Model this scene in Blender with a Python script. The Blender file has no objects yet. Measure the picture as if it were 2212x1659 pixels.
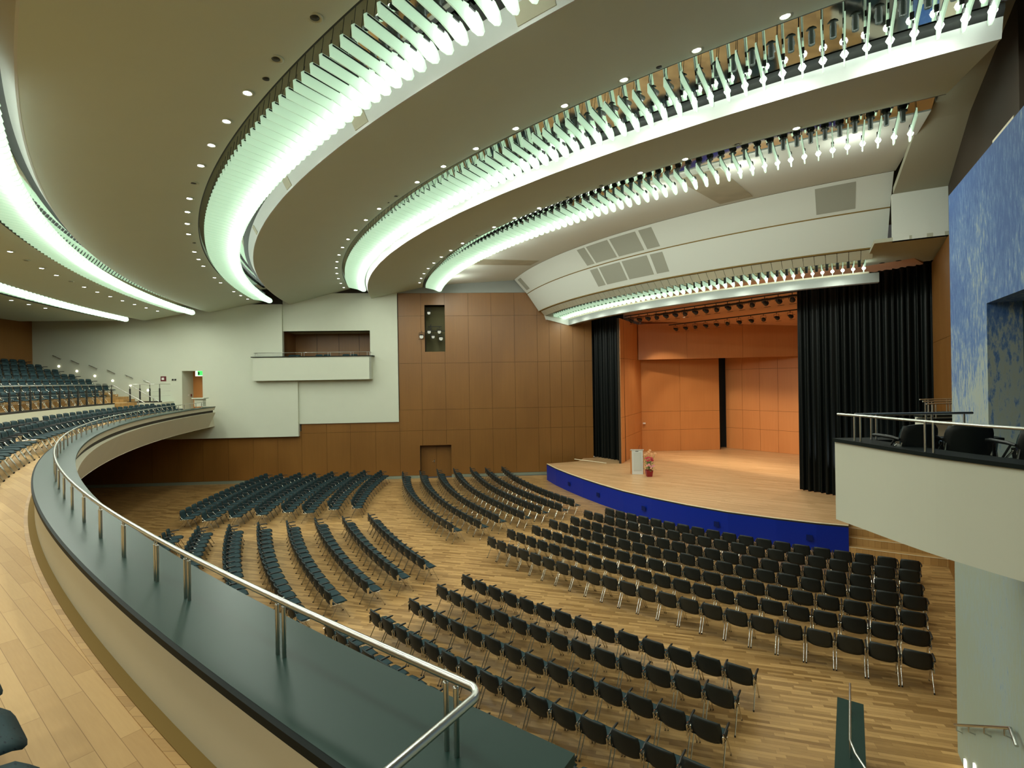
import bpy, bmesh, math, random
from mathutils import Vector, Matrix
random.seed(7)
D = bpy.data
COL = bpy.context.scene.collection
CX, CY = 24.4, 37.3            # common centre of rows, balcony and ceiling rings
CAMH = 6.3
R2 = math.radians

def pp(R, a, z=0.0):
    a = R2(a); return Vector((CX + R*math.cos(a), CY + R*math.sin(a), z))
def rayp(px, py, z):           # photo pixel + known height -> place in the hall
    r = R2(.95); x = px-1106; y = py-829.5
    u = math.cos(r)*x - math.sin(r)*y; v = math.sin(r)*x + math.cos(r)*y + 11.5
    t = (CAMH - z)*1080/v
    return Vector((u/1080*t, t, z))
WD = Vector((.9977, .068, 0)); WN = Vector((.068, -.9977, 0))   # left wall: along / into the hall
def wl(X, z, off=0.0):         # point on the left wall at hall coordinate X
    k = (X + 7.7)/.9977
    return Vector((-7.7, 32.06, z)) + WD*k + WN*off

# ------------------------------------------------------------------ materials
MATS = {}
def nodes(name):
    m = D.materials.new(name); m.use_nodes = True
    nt = m.node_tree; b = nt.nodes['Principled BSDF']
    MATS[name] = m
    return m, nt, b
def plain(name, col, rough=.6, metal=0., emis=None, es=0., spec=.5, noise=0.):
    m, nt, b = nodes(name)
    b.inputs['Base Color'].default_value = (*col, 1); b.inputs['Roughness'].default_value = rough
    b.inputs['Metallic'].default_value = metal; b.inputs['Specular IOR Level'].default_value = spec
    if emis:
        b.inputs['Emission Color'].default_value = (*emis, 1); b.inputs['Emission Strength'].default_value = es
    if noise:
        tc = nt.nodes.new('ShaderNodeTexCoord'); n = nt.nodes.new('ShaderNodeTexNoise')
        n.inputs['Scale'].default_value = 1.3; n.inputs['Detail'].default_value = 6
        mx = nt.nodes.new('ShaderNodeMix'); mx.data_type = 'RGBA'
        mx.inputs['A'].default_value = (*[c*(1-noise) for c in col], 1); mx.inputs['B'].default_value = (*[min(1, c*(1+noise)) for c in col], 1)
        nt.links.new(tc.outputs['Object'], n.inputs['Vector']); nt.links.new(n.outputs['Fac'], mx.inputs['Factor'])
        nt.links.new(mx.outputs['Result'], b.inputs['Base Color'])
    return m
def planks(name, c1, c2, mortar, w, h, ang, rough=.35, spec=.4):
    m, nt, b = nodes(name); N = nt.nodes.new; L = nt.links.new
    tc = N('ShaderNodeTexCoord'); mp = N('ShaderNodeMapping'); mp.inputs['Rotation'].default_value = (0, 0, R2(ang))
    br = N('ShaderNodeTexBrick'); br.offset = .37; br.offset_frequency = 1; br.squash = 1
    br.inputs['Color1'].default_value = (0, 0, 0, 1); br.inputs['Color2'].default_value = (1, 1, 1, 1); br.inputs['Mortar'].default_value = (.5, .5, .5, 1)
    br.inputs['Scale'].default_value = 1; br.inputs['Mortar Size'].default_value = .0015; br.inputs['Brick Width'].default_value = w; br.inputs['Row Height'].default_value = h
    br.inputs['Bias'].default_value = 0
    gr = N('ShaderNodeTexNoise'); gm = N('ShaderNodeMapping'); gm.inputs['Scale'].default_value = (3, 34, 1)
    gr.inputs['Scale'].default_value = 2.2; gr.inputs['Detail'].default_value = 5
    big = N('ShaderNodeTexNoise'); big.inputs['Scale'].default_value = .5; big.inputs['Detail'].default_value = 3
    add = N('ShaderNodeMath'); add.operation = 'MULTIPLY_ADD'; add.inputs[1].default_value = .62
    add2 = N('ShaderNodeMath'); add2.operation = 'MULTIPLY_ADD'; add2.inputs[1].default_value = .35
    big2 = N('ShaderNodeMath'); big2.operation = 'MULTIPLY_ADD'; big2.inputs[1].default_value = .3; big2.inputs[2].default_value = -.12
    mx = N('ShaderNodeMix'); mx.data_type = 'RGBA'
    mx.inputs['A'].default_value = (*c1, 1); mx.inputs['B'].default_value = (*c2, 1)
    mm = N('ShaderNodeMix'); mm.data_type = 'RGBA'; mm.inputs['B'].default_value = (*mortar, 1)
    sx = N('ShaderNodeSeparateXYZ'); dv = N('ShaderNodeMath'); dv.operation = 'DIVIDE'; dv.inputs[1].default_value = h
    fo = N('ShaderNodeMath'); fo.operation = 'FLOOR'; wn = N('ShaderNodeTexWhiteNoise'); wn.noise_dimensions = '1D'
    ma = N('ShaderNodeMath'); ma.operation = 'MULTIPLY_ADD'; ma.inputs[1].default_value = w*3.7; cb = N('ShaderNodeCombineXYZ')
    L(tc.outputs['Object'], mp.inputs['Vector']); L(mp.outputs['Vector'], sx.inputs[0]); L(sx.outputs['Y'], dv.inputs[0]); L(dv.outputs[0], fo.inputs[0])
    L(fo.outputs[0], wn.inputs['W']); L(wn.outputs['Value'], ma.inputs[0]); L(sx.outputs['X'], ma.inputs[2]); L(ma.outputs[0], cb.inputs['X']); L(sx.outputs['Y'], cb.inputs['Y'])
    br.offset = 0; L(cb.outputs[0], br.inputs['Vector'])
    L(mp.outputs['Vector'], gm.inputs['Vector']); L(gm.outputs['Vector'], gr.inputs['Vector']); L(tc.outputs['Object'], big.inputs['Vector'])
    L(big.outputs['Fac'], big2.inputs[0]); L(gr.outputs['Fac'], add2.inputs[0]); L(big2.outputs[0], add2.inputs[2])
    L(br.outputs['Color'], add.inputs[0]); L(add2.outputs[0], add.inputs[2])
    L(add.outputs[0], mx.inputs['Factor']); L(mx.outputs['Result'], mm.inputs['A']); L(br.outputs['Fac'], mm.inputs['Factor'])
    L(mm.outputs['Result'], b.inputs['Base Color'])
    b.inputs['Roughness'].default_value = rough; b.inputs['Specular IOR Level'].default_value = spec
    return m
def veneer(name, c1, c2, rough=.4):
    m, nt, b = nodes(name); N = nt.nodes.new; L = nt.links.new
    tc = N('ShaderNodeTexCoord'); mp = N('ShaderNodeMapping'); mp.inputs['Scale'].default_value = (9, 9, .22)
    n = N('ShaderNodeTexNoise'); n.inputs['Scale'].default_value = 2.; n.inputs['Detail'].default_value = 7; n.inputs['Roughness'].default_value = .6
    m2 = N('ShaderNodeMapping'); m2.inputs['Scale'].default_value = (.66, .66, .33)
    w = N('ShaderNodeTexNoise'); w.inputs['Scale'].default_value = 1.; w.inputs['Detail'].default_value = 1
    ad = N('ShaderNodeMath'); ad.operation = 'MULTIPLY_ADD'; ad.inputs[1].default_value = .5
    sc = N('ShaderNodeMath'); sc.operation = 'MULTIPLY'; sc.inputs[1].default_value = .6
    mx = N('ShaderNodeMix'); mx.data_type = 'RGBA'; mx.inputs['A'].default_value = (*c1, 1); mx.inputs['B'].default_value = (*c2, 1)
    L(tc.outputs['Object'], mp.inputs['Vector']); L(mp.outputs['Vector'], n.inputs['Vector'])
    L(tc.outputs['Object'], m2.inputs['Vector']); L(m2.outputs['Vector'], w.inputs['Vector'])
    L(w.outputs['Fac'], sc.inputs[0]); L(n.outputs['Fac'], ad.inputs[0]); L(sc.outputs[0], ad.inputs[2])
    L(ad.outputs[0], mx.inputs['Factor']); L(mx.outputs['Result'], b.inputs['Base Color'])
    b.inputs['Roughness'].default_value = rough
    return m
def glazed_paint():            # brushed blue glaze that thins out to pale grey-green downwards: a decorative paint job
    m, nt, b = nodes('blue_glaze'); N = nt.nodes.new; L = nt.links.new
    tc = N('ShaderNodeTexCoord'); sp = N('ShaderNodeSeparateXYZ')
    mp = N('ShaderNodeMapping'); mp.inputs['Scale'].default_value = (6, 6, 1.6)
    n = N('ShaderNodeTexNoise'); n.inputs['Scale'].default_value = 3.2; n.inputs['Detail'].default_value = 8; n.inputs['Roughness'].default_value = .72
    n2 = N('ShaderNodeTexNoise'); n2.inputs['Scale'].default_value = .55; n2.inputs['Detail'].default_value = 3
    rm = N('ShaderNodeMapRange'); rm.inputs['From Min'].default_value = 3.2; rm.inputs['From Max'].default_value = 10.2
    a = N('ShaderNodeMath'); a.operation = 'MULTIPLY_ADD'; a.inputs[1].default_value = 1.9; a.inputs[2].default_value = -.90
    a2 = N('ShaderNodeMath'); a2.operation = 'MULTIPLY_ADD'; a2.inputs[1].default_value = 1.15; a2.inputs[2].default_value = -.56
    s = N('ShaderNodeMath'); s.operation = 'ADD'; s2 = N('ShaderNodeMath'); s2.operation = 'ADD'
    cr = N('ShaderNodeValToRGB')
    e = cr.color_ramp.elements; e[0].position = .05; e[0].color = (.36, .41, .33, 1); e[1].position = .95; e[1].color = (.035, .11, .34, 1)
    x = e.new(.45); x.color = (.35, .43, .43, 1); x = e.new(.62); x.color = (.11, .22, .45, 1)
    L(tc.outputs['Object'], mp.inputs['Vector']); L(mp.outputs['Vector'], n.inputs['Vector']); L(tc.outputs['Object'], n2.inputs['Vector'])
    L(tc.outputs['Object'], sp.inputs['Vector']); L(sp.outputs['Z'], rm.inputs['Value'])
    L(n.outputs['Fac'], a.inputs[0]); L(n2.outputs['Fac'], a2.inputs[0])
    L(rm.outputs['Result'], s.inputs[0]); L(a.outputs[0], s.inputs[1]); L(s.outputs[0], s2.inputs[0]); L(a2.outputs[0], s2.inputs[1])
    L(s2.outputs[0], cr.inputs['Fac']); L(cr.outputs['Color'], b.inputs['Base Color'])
    b.inputs['Roughness'].default_value = .6
    return m
def fabric(name, col, dash):
    m, nt, b = nodes(name); N = nt.nodes.new; L = nt.links.new
    tc = N('ShaderNodeTexCoord'); br = N('ShaderNodeTexVoronoi'); br.feature = 'F1'
    mp = N('ShaderNodeMapping'); mp.inputs['Scale'].default_value = (14, 34, 14)
    br.inputs['Scale'].default_value = 1.4; br.inputs['Randomness'].default_value = .9
    lt = N('ShaderNodeMath'); lt.operation = 'LESS_THAN'; lt.inputs[1].default_value = .2
    mx = N('ShaderNodeMix'); mx.data_type = 'RGBA'; mx.inputs['A'].default_value = (*col, 1); mx.inputs['B'].default_value = (*dash, 1)
    L(tc.outputs['Object'], mp.inputs['Vector']); L(mp.outputs['Vector'], br.inputs['Vector']); L(br.outputs['Distance'], lt.inputs[0])
    L(lt.outputs[0], mx.inputs['Factor']); L(mx.outputs['Result'], b.inputs['Base Color'])
    b.inputs['Roughness'].default_value = .8; b.inputs['Specular IOR Level'].default_value = .25
    return m
M = MATS
planks('hall_parquet', (.16, .078, .02), (.60, .37, .145), (.18, .09, .03), .7, .075, 15.6)
planks('stage_parquet', (.42, .24, .10), (.68, .45, .24), (.3, .16, .06), 1.6, .09, 32, .4)
planks('balcony_parquet', (.40, .235, .09), (.60, .39, .17), (.28, .16, .06), .95, .105, 37, .6, .25)
planks('step_parquet', (.34, .19, .06), (.55, .34, .13), (.2, .1, .03), 1.1, .09, 0, .45)
veneer('hall_veneer', (.135, .054, .009), (.25, .112, .023))
veneer('stage_veneer_lit', (.46, .17, .045), (.66, .29, .095), .45)  # same wood as the hall, warm stage light put into a brighter colour
veneer('stage_ceiling_veneer', (.60, .32, .17), (.72, .42, .25), .5)
glazed_paint()
plain('plaster_white', (.58, .61, .50), .8, noise=.03)
plain('plaster_ceiling', (.55, .64, .56), .9, noise=.02)
plain('plaster_side', (.42, .43, .33), .9)
plain('plaster_canopy', (.66, .70, .64), .85)
plain('plaster_grey', (.27, .29, .27), .8)
plain('plaster_beige', (.60, .56, .42), .8, noise=.04)
plain('plaster_box', (.62, .63, .52), .8, noise=.03)
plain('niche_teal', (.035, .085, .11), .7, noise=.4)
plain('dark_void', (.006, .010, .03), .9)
plain('lip_white', (.56, .60, .57), .6)
plain('black_matt', (.012, .013, .012), .6)
plain('black_groove', (.03, .02, .01), .8)
plain('coping_green', (.016, .040, .032), .36, spec=.16, noise=.12)
plain('coping_edge', (.007, .011, .010), .6, spec=.12)
plain('kick_brown', (.20, .13, .04), .8, spec=.1)
plain('skirting_grey', (.22, .25, .19), .7)
plain('stage_blue', (.0015, .020, .30), .45, spec=.3)
plain('vent_blue', (.002, .010, .10), .7, spec=.2)
plain('stage_edge', (.75, .66, .45), .5)
plain('steel', (.60, .61, .58), .28, 1.0)
plain('chrome', (.80, .80, .76), .16, 1.0)
plain('mirror', (.78, .80, .76), .05, 1.0)
plain('soft_metal', (.74, .80, .68), .38, .6)
plain('recess_olive', (.10, .09, .04), .9)
plain('slot_brown', (.14, .115, .05), .8)
plain('back_shell', (.012, .016, .014), .55)
fabric('teal_fabric', (.017, .040, .046), (.006, .014, .022))
plain('arm_black', (.012, .014, .014), .35)
plain('curtain_black', (.003, .005, .0045), .42, spec=.2)
plain('lamp_glow', (1, 1, 1), .5, emis=(.95, 1, .92), es=30)
plain('downlight_glow', (1, 1, 1), .5, emis=(1, .97, .86), es=14)
plain('step_glow', (1, 1, 1), .5, emis=(1, .93, .7), es=6)
plain('exit_green', (.05, .6, .1), .5, emis=(.06, .95, .12), es=1.2)
plain('exit_white', (.9, .95, .9), .5, emis=(.9, 1, .9), es=1.0)
plain('grille_grey', (.33, .34, .28), .9)
plain('vent_beige', (.42, .40, .29), .7, noise=.25)
plain('can_black', (.03, .04, .036), .4)
plain('lectern_white', (.72, .76, .74), .4)
plain('lectern_panel', (.58, .62, .58), .5)
plain('wood_orange', (.55, .22, .06), .5)
plain('pot_red', (.25, .012, .02), .4)
plain('leaf_green', (.05, .17, .03), .6)
plain('petal_red', (.55, .03, .06), .6)
plain('petal_pink', (.8, .35, .35), .6)
plain('petal_peach', (.75, .40, .18), .6)
plain('sign_red', (.12, .015, .02), .5)
plain('sign_white', (.8, .8, .76), .5)
def glassfin():
    m, nt, b = nodes('fin_glass'); N = nt.nodes.new; L = nt.links.new
    b.inputs['Base Color'].default_value = (.84, .96, .86, 1); b.inputs['Roughness'].default_value = .25
    b.inputs['Emission Color'].default_value = (.74, 1, .78, 1); b.inputs['Emission Strength'].default_value = .42
    tr = N('ShaderNodeBsdfTranslucent'); tr.inputs['Color'].default_value = (.84, .98, .86, 1)
    mx = N('ShaderNodeMixShader'); mx.inputs['Fac'].default_value = .4
    out = nt.nodes['Material Output']
    L(b.outputs[0], mx.inputs[1]); L(tr.outputs[0], mx.inputs[2]); L(mx.outputs[0], out.inputs['Surface'])
glassfin()

# ------------------------------------------------------------------ mesh helpers
class MB:
    def __init__(s): s.v = []; s.f = []; s.mi = []; s.sm = []
    def add(s, vs, fs, mi=0, sm=False):
        o = len(s.v); s.v += [Vector(v) for v in vs]
        for f in fs: s.f.append([i+o for i in f]); s.mi.append(mi); s.sm.append(sm)
        return s
    def frame(s, o, ax, ay, az, lo, hi, mi=0):   # oriented box
        vs = [o + ax*x + ay*y + az*z for z in (lo[2], hi[2]) for y in (lo[1], hi[1]) for x in (lo[0], hi[0])]
        return s.add(vs, [(0, 2, 3, 1), (4, 5, 7, 6), (0, 1, 5, 4), (2, 6, 7, 3), (0, 4, 6, 2), (1, 3, 7, 5)], mi)
    def box(s, lo, hi, mi=0):
        return s.frame(Vector((0, 0, 0)), Vector((1, 0, 0)), Vector((0, 1, 0)), Vector((0, 0, 1)), lo, hi, mi)
    def prism(s, pts, z0, z1, mi=0):             # pts counter-clockwise in plan
        n = len(pts)
        vs = [(p[0], p[1], z0) for p in pts] + [(p[0], p[1], z1) for p in pts]
        fs = [tuple(range(n-1, -1, -1)), tuple(range(n, 2*n))] + [(i, (i+1) % n, n+(i+1) % n, n+i) for i in range(n)]
        return s.add(vs, fs, mi)
    def ring(s, prof, a0, a1, n, mi=0, closed=True, sm=True):   # profile (R,z) swept about the hall centre
        m = len(prof); vs = []
        for k in range(n+1):
            a = a0 + (a1-a0)*k/n
            vs += [pp(R, a, z) for R, z in prof]
        fs = []
        for k in range(n):
            for j in range(m if closed else m-1):
                j2 = (j+1) % m
                fs.append((k*m+j, (k+1)*m+j, (k+1)*m+j2, k*m+j2))
        o = len(s.f)
        s.add(vs, fs, mi, False)
        if closed: s.add(vs[:m], [tuple(range(m))], mi); s.add(vs[-m:], [tuple(range(m-1, -1, -1))], mi)
        return s
    def tube(s, pts, r, seg=6, mi=0, cap=True):
        pts = [Vector(p) for p in pts]; n = len(pts); vs = []; up = Vector((0, 0, 1)); prev = None
        for i, p in enumerate(pts):
            t = (pts[min(i+1, n-1)] - pts[max(i-1, 0)]).normalized()
            if prev is None:
                a = t.cross(up)
                if a.length < 1e-3: a = t.cross(Vector((1, 0, 0)))
            else:
                a = prev - t*prev.dot(t)
                if a.length < 1e-4: a = t.cross(up)
            a.normalize(); b = t.cross(a); prev = a
            rr = r[i] if isinstance(r, (list, tuple)) else r
            vs += [p + (a*math.cos(2*math.pi*j/seg) + b*math.sin(2*math.pi*j/seg))*rr for j in range(seg)]
        fs = [(i*seg+j, i*seg+(j+1) % seg, (i+1)*seg+(j+1) % seg, (i+1)*seg+j) for i in range(n-1) for j in range(seg)]
        s.add(vs, fs, mi, True)
        if cap: s.add(vs[:seg], [tuple(range(seg-1, -1, -1))], mi); s.add(vs[-seg:], [tuple(range(seg))], mi)
        return s
    def lathe(s, prof, o=(0, 0, 0), seg=16, mi=0, sm=True):     # profile (r,z) about a vertical axis
        o = Vector(o); m = len(prof); vs = []
        for k in range(seg):
            a = 2*math.pi*k/seg; vs += [o + Vector((r*math.cos(a), r*math.sin(a), z)) for r, z in prof]
        fs = [(k*m+j, ((k+1) % seg)*m+j, ((k+1) % seg)*m+j+1, k*m+j+1) for k in range(seg) for j in range(m-1)]
        return s.add(vs, fs, mi, sm)
    def xform(s, mat):
        s.v = [mat @ v for v in s.v]; return s
    def mesh(s, name, mats):
        me = D.meshes.new(name)
        me.from_pydata([tuple(v) for v in s.v], [], s.f)
        for m in (mats if isinstance(mats, (list, tuple)) else [mats]): me.materials.append(M[m])
        me.polygons.foreach_set('material_index', s.mi); me.polygons.foreach_set('use_smooth', s.sm)
        me.update(); return me
    def build(s, name, mats, parent=None, fixn=False):
        me = s.mesh(name, mats)
        if fixn:
            bm = bmesh.new(); bm.from_mesh(me); bmesh.ops.recalc_face_normals(bm, faces=bm.faces); bm.to_mesh(me); bm.free()
        o = D.objects.new(name, me); COL.objects.link(o)
        if parent: o.parent = parent
        return o
def tag(o, label=None, cat=None, group=None, kind=None):
    if label: o['label'] = label
    if cat: o['category'] = cat
    if group: o['group'] = group
    if kind: o['kind'] = kind
    return o
def struct(o, label=None, cat=None):
    o['kind'] = 'structure'
    return tag(o, label, cat)
def empty(name, loc, label, cat, group=None, rz=0):
    o = D.objects.new(name, None); COL.objects.link(o); o.location = loc; o.rotation_euler = (0, 0, rz)
    o.empty_display_size = .1
    return tag(o, label, cat, group)
def inst(me, name, parent=None, mat=None):
    o = D.objects.new(name, me); COL.objects.link(o)
    if parent: o.parent = parent
    if mat is not None: o.matrix_local = mat
    return o
def loc_parent(o, root):       # keep world geometry while parenting under a root that sits elsewhere
    o.parent = root; o.matrix_parent_inverse = root_matrix(root).inverted(); return o
def root_matrix(r): return Matrix.Translation(r.location) @ Matrix.Rotation(r.rotation_euler.z, 4, 'Z')
ORD = 'first second third fourth fifth sixth seventh eighth ninth tenth eleventh twelfth thirteenth fourteenth fifteenth sixteenth seventeenth eighteenth nineteenth twentieth twenty-first twenty-second twenty-third twenty-fourth twenty-fifth twenty-sixth twenty-seventh twenty-eighth twenty-ninth thirtieth'.split()
V = Vector

# ------------------------------------------------------------------ floors and walls
ZP, ZF, ZS = 4.92, 4.445, 3.65      # parapet top, balcony floor, balcony soffit
fl = MB()
fl.prism([(-32, -8), (3.0, -8), (4.6, 6.6), (5.6, 6.6), (7.35, 8.1), (18, 18), (18, 33.2), (-32, 31.0)], -.3, 0)
struct(fl.build('floor', 'hall_parquet'), 'oak parquet floor of the hall under the rows of chairs', 'floor')
sk = MB()
sk.frame(wl(0, 0), WD, WN, V((0, 0, 1)), (-27, 0, 0), (-6.0, .03, .19)); sk.frame(wl(0, 0), WD, WN, V((0, 0, 1)), (-4.0, 0, 0), (4.9, .03, .19))
struct(sk.build('baseboard_left', 'skirting_grey'), 'grey baseboard along the foot of the wood wall', 'baseboard')

def panelled(mb, org, du, dn, us, zs, holes=(), joint=.012, th=.05, ju=None, jz=None):
    # veneer boards between the break lines us x zs; joints only where a break line is listed in ju / jz
    ju = us if ju is None else ju; jz = zs if jz is None else jz
    def near(v, lst): return any(abs(v-a) < 1e-6 for a in lst)
    for i in range(len(us)-1):
        for k in range(len(zs)-1):
            u0, u1, z0, z1 = us[i], us[i+1], zs[k], zs[k+1]
            cu, cz = (u0+u1)/2, (z0+z1)/2
            if any(h[0] < cu < h[1] and h[2] < cz < h[3] for h in holes): continue
            mb.frame(org, du, dn, V((0, 0, 1)), (u0+(joint/2 if near(u0, ju) else 0), 0, z0+(joint/2 if near(z0, jz) else 0)),
                     (u1-(joint/2 if near(u1, ju) else 0), th, z1-(joint/2 if near(z1, jz) else 0)))
W0 = wl(0, 0) - V((0, 0, 0))
w = MB()
ju = [-13.4, -11.85, -10.38, -8.79, -7.26, -5.81, -4.3, -2.78, -1.3, .2, 1.69, 2.48, 3.24, 4.04, 4.81, 5.3]
jz = [.19, 3.06, 4.4, 7.38, 10.42, 11.9]
us = sorted(ju + [-5.58, -4.28, -6.0, -4.0]); zs = sorted(jz + [8.12, 11.13, 2.1])
hol = [(-5.58, -4.28, 8.12, 11.13), (-6.0, -4.0, 0, 2.1), (-13.4, -7.26, 3.9, 12)]
panelled(w, W0, WD, WN, us, zs, hol, ju=ju, jz=jz)
panelled(w, W0, WD, WN, [-28.0, -26.47, -25.34, -24.22, -22.45, -20.91, -19.42, -17.88, -16.37, -14.87, -13.4], [.19, 3.2])
for lo, hi in (((-30, -.55, 0), (-6.0, 0, 12.9)), ((-6.0, -.55, 2.1), (-5.58, 0, 12.9)), ((-4.28, -.55, 2.1), (-4.0, 0, 12.9)), ((-4.0, -.55, 0), (5.3, 0, 12.9)),
               ((-5.58, -.55, 2.1), (-4.28, 0, 8.12)), ((-5.58, -.55, 11.13), (-4.28, 0, 12.9)), ((-6.1, -.6, 0), (-3.9, -.5, 2.2))):
    if lo[0] == -30:           # keep the box opening and balcony doorway clear
        for a, b in (((-30, 0), (-20.49, 12.9)), ((-20.49, 0), (-19.21, 4.4)), ((-20.49, 7.15), (-19.21, 12.9)), ((-19.21, 0), (-14.4, 12.9)),
                     ((-14.4, 0), (-9.03, 6.6)), ((-14.4, 9.52), (-9.03, 12.9)), ((-9.03, 0), (-6.0, 12.9))):
            w.frame(W0, WD, WN, V((0, 0, 1)), (a[0], -.55, a[1]), (b[0], 0, b[1]), 1)
    else: w.frame(W0, WD, WN, V((0, 0, 1)), lo, hi, 1)
wall_left = struct(w.build('wall_left', ['hall_veneer', 'black_groove']), 'tall wall of orange brown veneer panels on the far side', 'wall')
w = MB()
w.frame(W0, WD, WN, V((0, 0, 1)), (-7.3, 0, 11.9), (5.2, .07, 12.9))
loc = struct(w.build('trim_1', 'plaster_grey'), 'grey cornice above the veneer wall', 'trim')
w = MB()                           # white plaster slabs in front of the veneer
for a, b in (((-30, 2.9), (-20.49, 11.2)), ((-20.49, 2.9), (-19.21, 4.44)), ((-20.49, 7.15), (-19.21, 11.2)), ((-19.21, 2.9), (-14.4, 11.2)), ((-14.4, 2.9), (-13.5, 6.9))):
    w.frame(W0, WD, WN, V((0, 0, 1)), (a[0], 0, a[1]), (b[0], .30, b[1]))
for a, b in (((-14.4, 9.52), (-7.3, 11.9)), ((-9.03, 3.66), (-7.3, 9.52)), ((-14.4, 3.66), (-9.03, 6.9))):
    w.frame(W0, WD, WN, V((0, 0, 1)), (a[0], 0, a[1]), (b[0], .14, b[1]))
struct(w.build('wall_left_plaster', 'plaster_white'), 'white plaster slabs on the far wall, stepped at the lower edge', 'wall')
w = MB()                           # lining of the box opening
w.frame(W0, WD, WN, V((0, 0, 1)), (-14.6, -2.1, 6.5), (-8.8, -2.0, 9.7))
for u in (-13.0, -11.55, -10.2): w.frame(W0, WD, WN, V((0, 0, 1)), (u-.01, -2.0, 6.6), (u+.01, -1.99, 9.6), 1)
w.frame(W0, WD, WN, V((0, 0, 1)), (-14.6, -2.0, 6.5), (-14.4, 0, 9.7)); w.frame(W0, WD, WN, V((0, 0, 1)), (-9.03, -2.0, 6.5), (-8.8, 0, 9.7))
w.frame(W0, WD, WN, V((0, 0, 1)), (-14.6, -2.0, 9.52), (-8.8, 0, 9.7), 2)
struct(w.build('wall_left_niche', ['hall_veneer', 'black_groove', 'plaster_side']), 'veneer back of the opening behind the far side box', 'wall')
w = MB()                           # recess for spotlights
w.frame(W0, WD, WN, V((0, 0, 1)), (-5.7, -1.0, 8.0), (-4.1, -.9, 11.3)); w.frame(W0, WD, WN, V((0, 0, 1)), (-5.68, -.9, 8.1), (-5.58, .0, 11.2))
w.frame(W0, WD, WN, V((0, 0, 1)), (-4.28, -.9, 8.1), (-4.18, 0, 11.2)); w.frame(W0, WD, WN, V((0, 0, 1)), (-5.6, -.9, 8.02), (-4.2, 0, 8.12)); w.frame(W0, WD, WN, V((0, 0, 1)), (-5.6, -.9, 11.13), (-4.2, 0, 11.23))
struct(w.build('wall_left_recess', 'recess_olive'), 'tall dark recess for spotlights high in the veneer wall', 'wall')

# doorway to the balcony (far side) and the hall door
w = MB()
w.frame(W0, WD, WN, V((0, 0, 1)), (-20.5, -1.0, 4.44), (-20.46, .3, 7.15)); w.frame(W0, WD, WN, V((0, 0, 1)), (-20.49, -1.0, 7.11), (-19.21, .3, 7.15)); w.frame(W0, WD, WN, V((0, 0, 1)), (-19.24, -1.0, 4.44), (-19.2, .3, 7.15))
w.frame(W0, WD, WN, V((0, 0, 1)), (-20.5, -1.0, 4.36), (-19.2, .3, 4.44))
d1 = struct(w.build('door_1', 'plaster_white'), 'doorway from the balcony through the white wall', 'door')
w = MB(); w.frame(W0, WD, WN, V((0, 0, 1)), (-20.49, -1.0, 4.44), (-19.21, -.92, 7.15)); w.build('door_leaf', 'wood_orange', d1)
w = MB(); w.frame(W0, WD, WN, V((0, 0, 1)), (-20.46, -.42, 5.55), (-20.445, -.32, 5.65)); w.build('light_switch', 'sign_white', d1)
w = MB(); w.frame(W0, WD, WN, V((0, 0, 1)), (-20.46, -.74, 5.5), (-20.445, -.6, 5.66)); w.build('call_point', 'sign_red', d1)
w = MB()
w.frame(W0, WD, WN, V((0, 0, 1)), (-6.0, -.48, 0), (-5.005, -.42, 2.1)); w.frame(W0, WD, WN, V((0, 0, 1)), (-4.995, -.48, 0), (-4.0, -.42, 2.1))
d2 = struct(w.build('door_2', 'hall_veneer'), 'veneer double door set into the far wall', 'door')
w = MB(); w.tube([wl(-5.12, 1.0, -.42), wl(-5.12, 1.0, -.36), wl(-5.24, 1.0, -.36)], .014); w.frame(wl(-5.12, .9, -.42), WD, WN, V((0, 0, 1)), (-.02, 0, 0), (.02, .01, .2)); w.build('door_handle', 'chrome', d2)
ex = empty('exit_sign', wl(-19.42, 6.8, .05), 'lit green exit sign in the doorway above the balcony', 'sign')
w = MB(); w.frame(wl(-19.42, 6.8, .05), WD, WN, V((0, 0, 1)), (-.3, 0, -.02), (.2, .06, .34)); loc_parent(w.build('housing', 'exit_white'), ex)
w = MB(); w.frame(wl(-19.42, 6.8, .05), WD, WN, V((0, 0, 1)), (-.15, .055, .02), (.17, .075, .3)); loc_parent(w.build('green_panel', 'exit_green'), ex)
w = MB(); w.frame(wl(-19.42, 6.8, .05), WD, WN, V((0, 0, 1)), (-.13, .075, .06), (-.04, .08, .24)); loc_parent(w.build('door_symbol', 'coping_edge'), ex)
w = MB(); w.frame(wl(-21.5, 6.5, .3), WD, WN, V((0, 0, 1)), (-.16, 0, 0), (.16, .02, .3)); fs = tag(w.build('fire_sign', 'sign_red'), 'small dark red sign on the white wall left of the doorway', 'sign')
w = MB(); w.frame(wl(-21.5, 6.5, .32), WD, WN, V((0, 0, 1)), (-.1, 0, .08), (.05, .005, .22)); w.build('pictogram', 'sign_white', fs)
for i, (x, lab) in enumerate(((-20.95, 'left'), (-20.8, 'right'))):
    w = MB(); w.frame(wl(x, 6.58, .3), WD, WN, V((0, 0, 1)), (-.05, 0, -.05), (.05, .03, .05)); tag(w.build('wall_socket', 'black_matt'), lab + ' one of two dark sockets beside the red wall sign', 'socket')

# rear walls
w = MB()
w.ring([(53.9, ZF), (53.9, 10.3), (54.2, 10.3), (54.2, ZF)], -173.2, -112, 60)
struct(w.build('wall_rear', 'hall_veneer'), 'veneer wall behind the top row of the balcony', 'wall')
w = MB(); w.ring([(53.9, 0), (53.9, ZS), (54.2, ZS), (54.2, 0)], -173.2, -112, 60)
struct(w.build('wall_rear_lower', 'hall_veneer'), 'rear wall of the hall under the balcony', 'wall')

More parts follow.
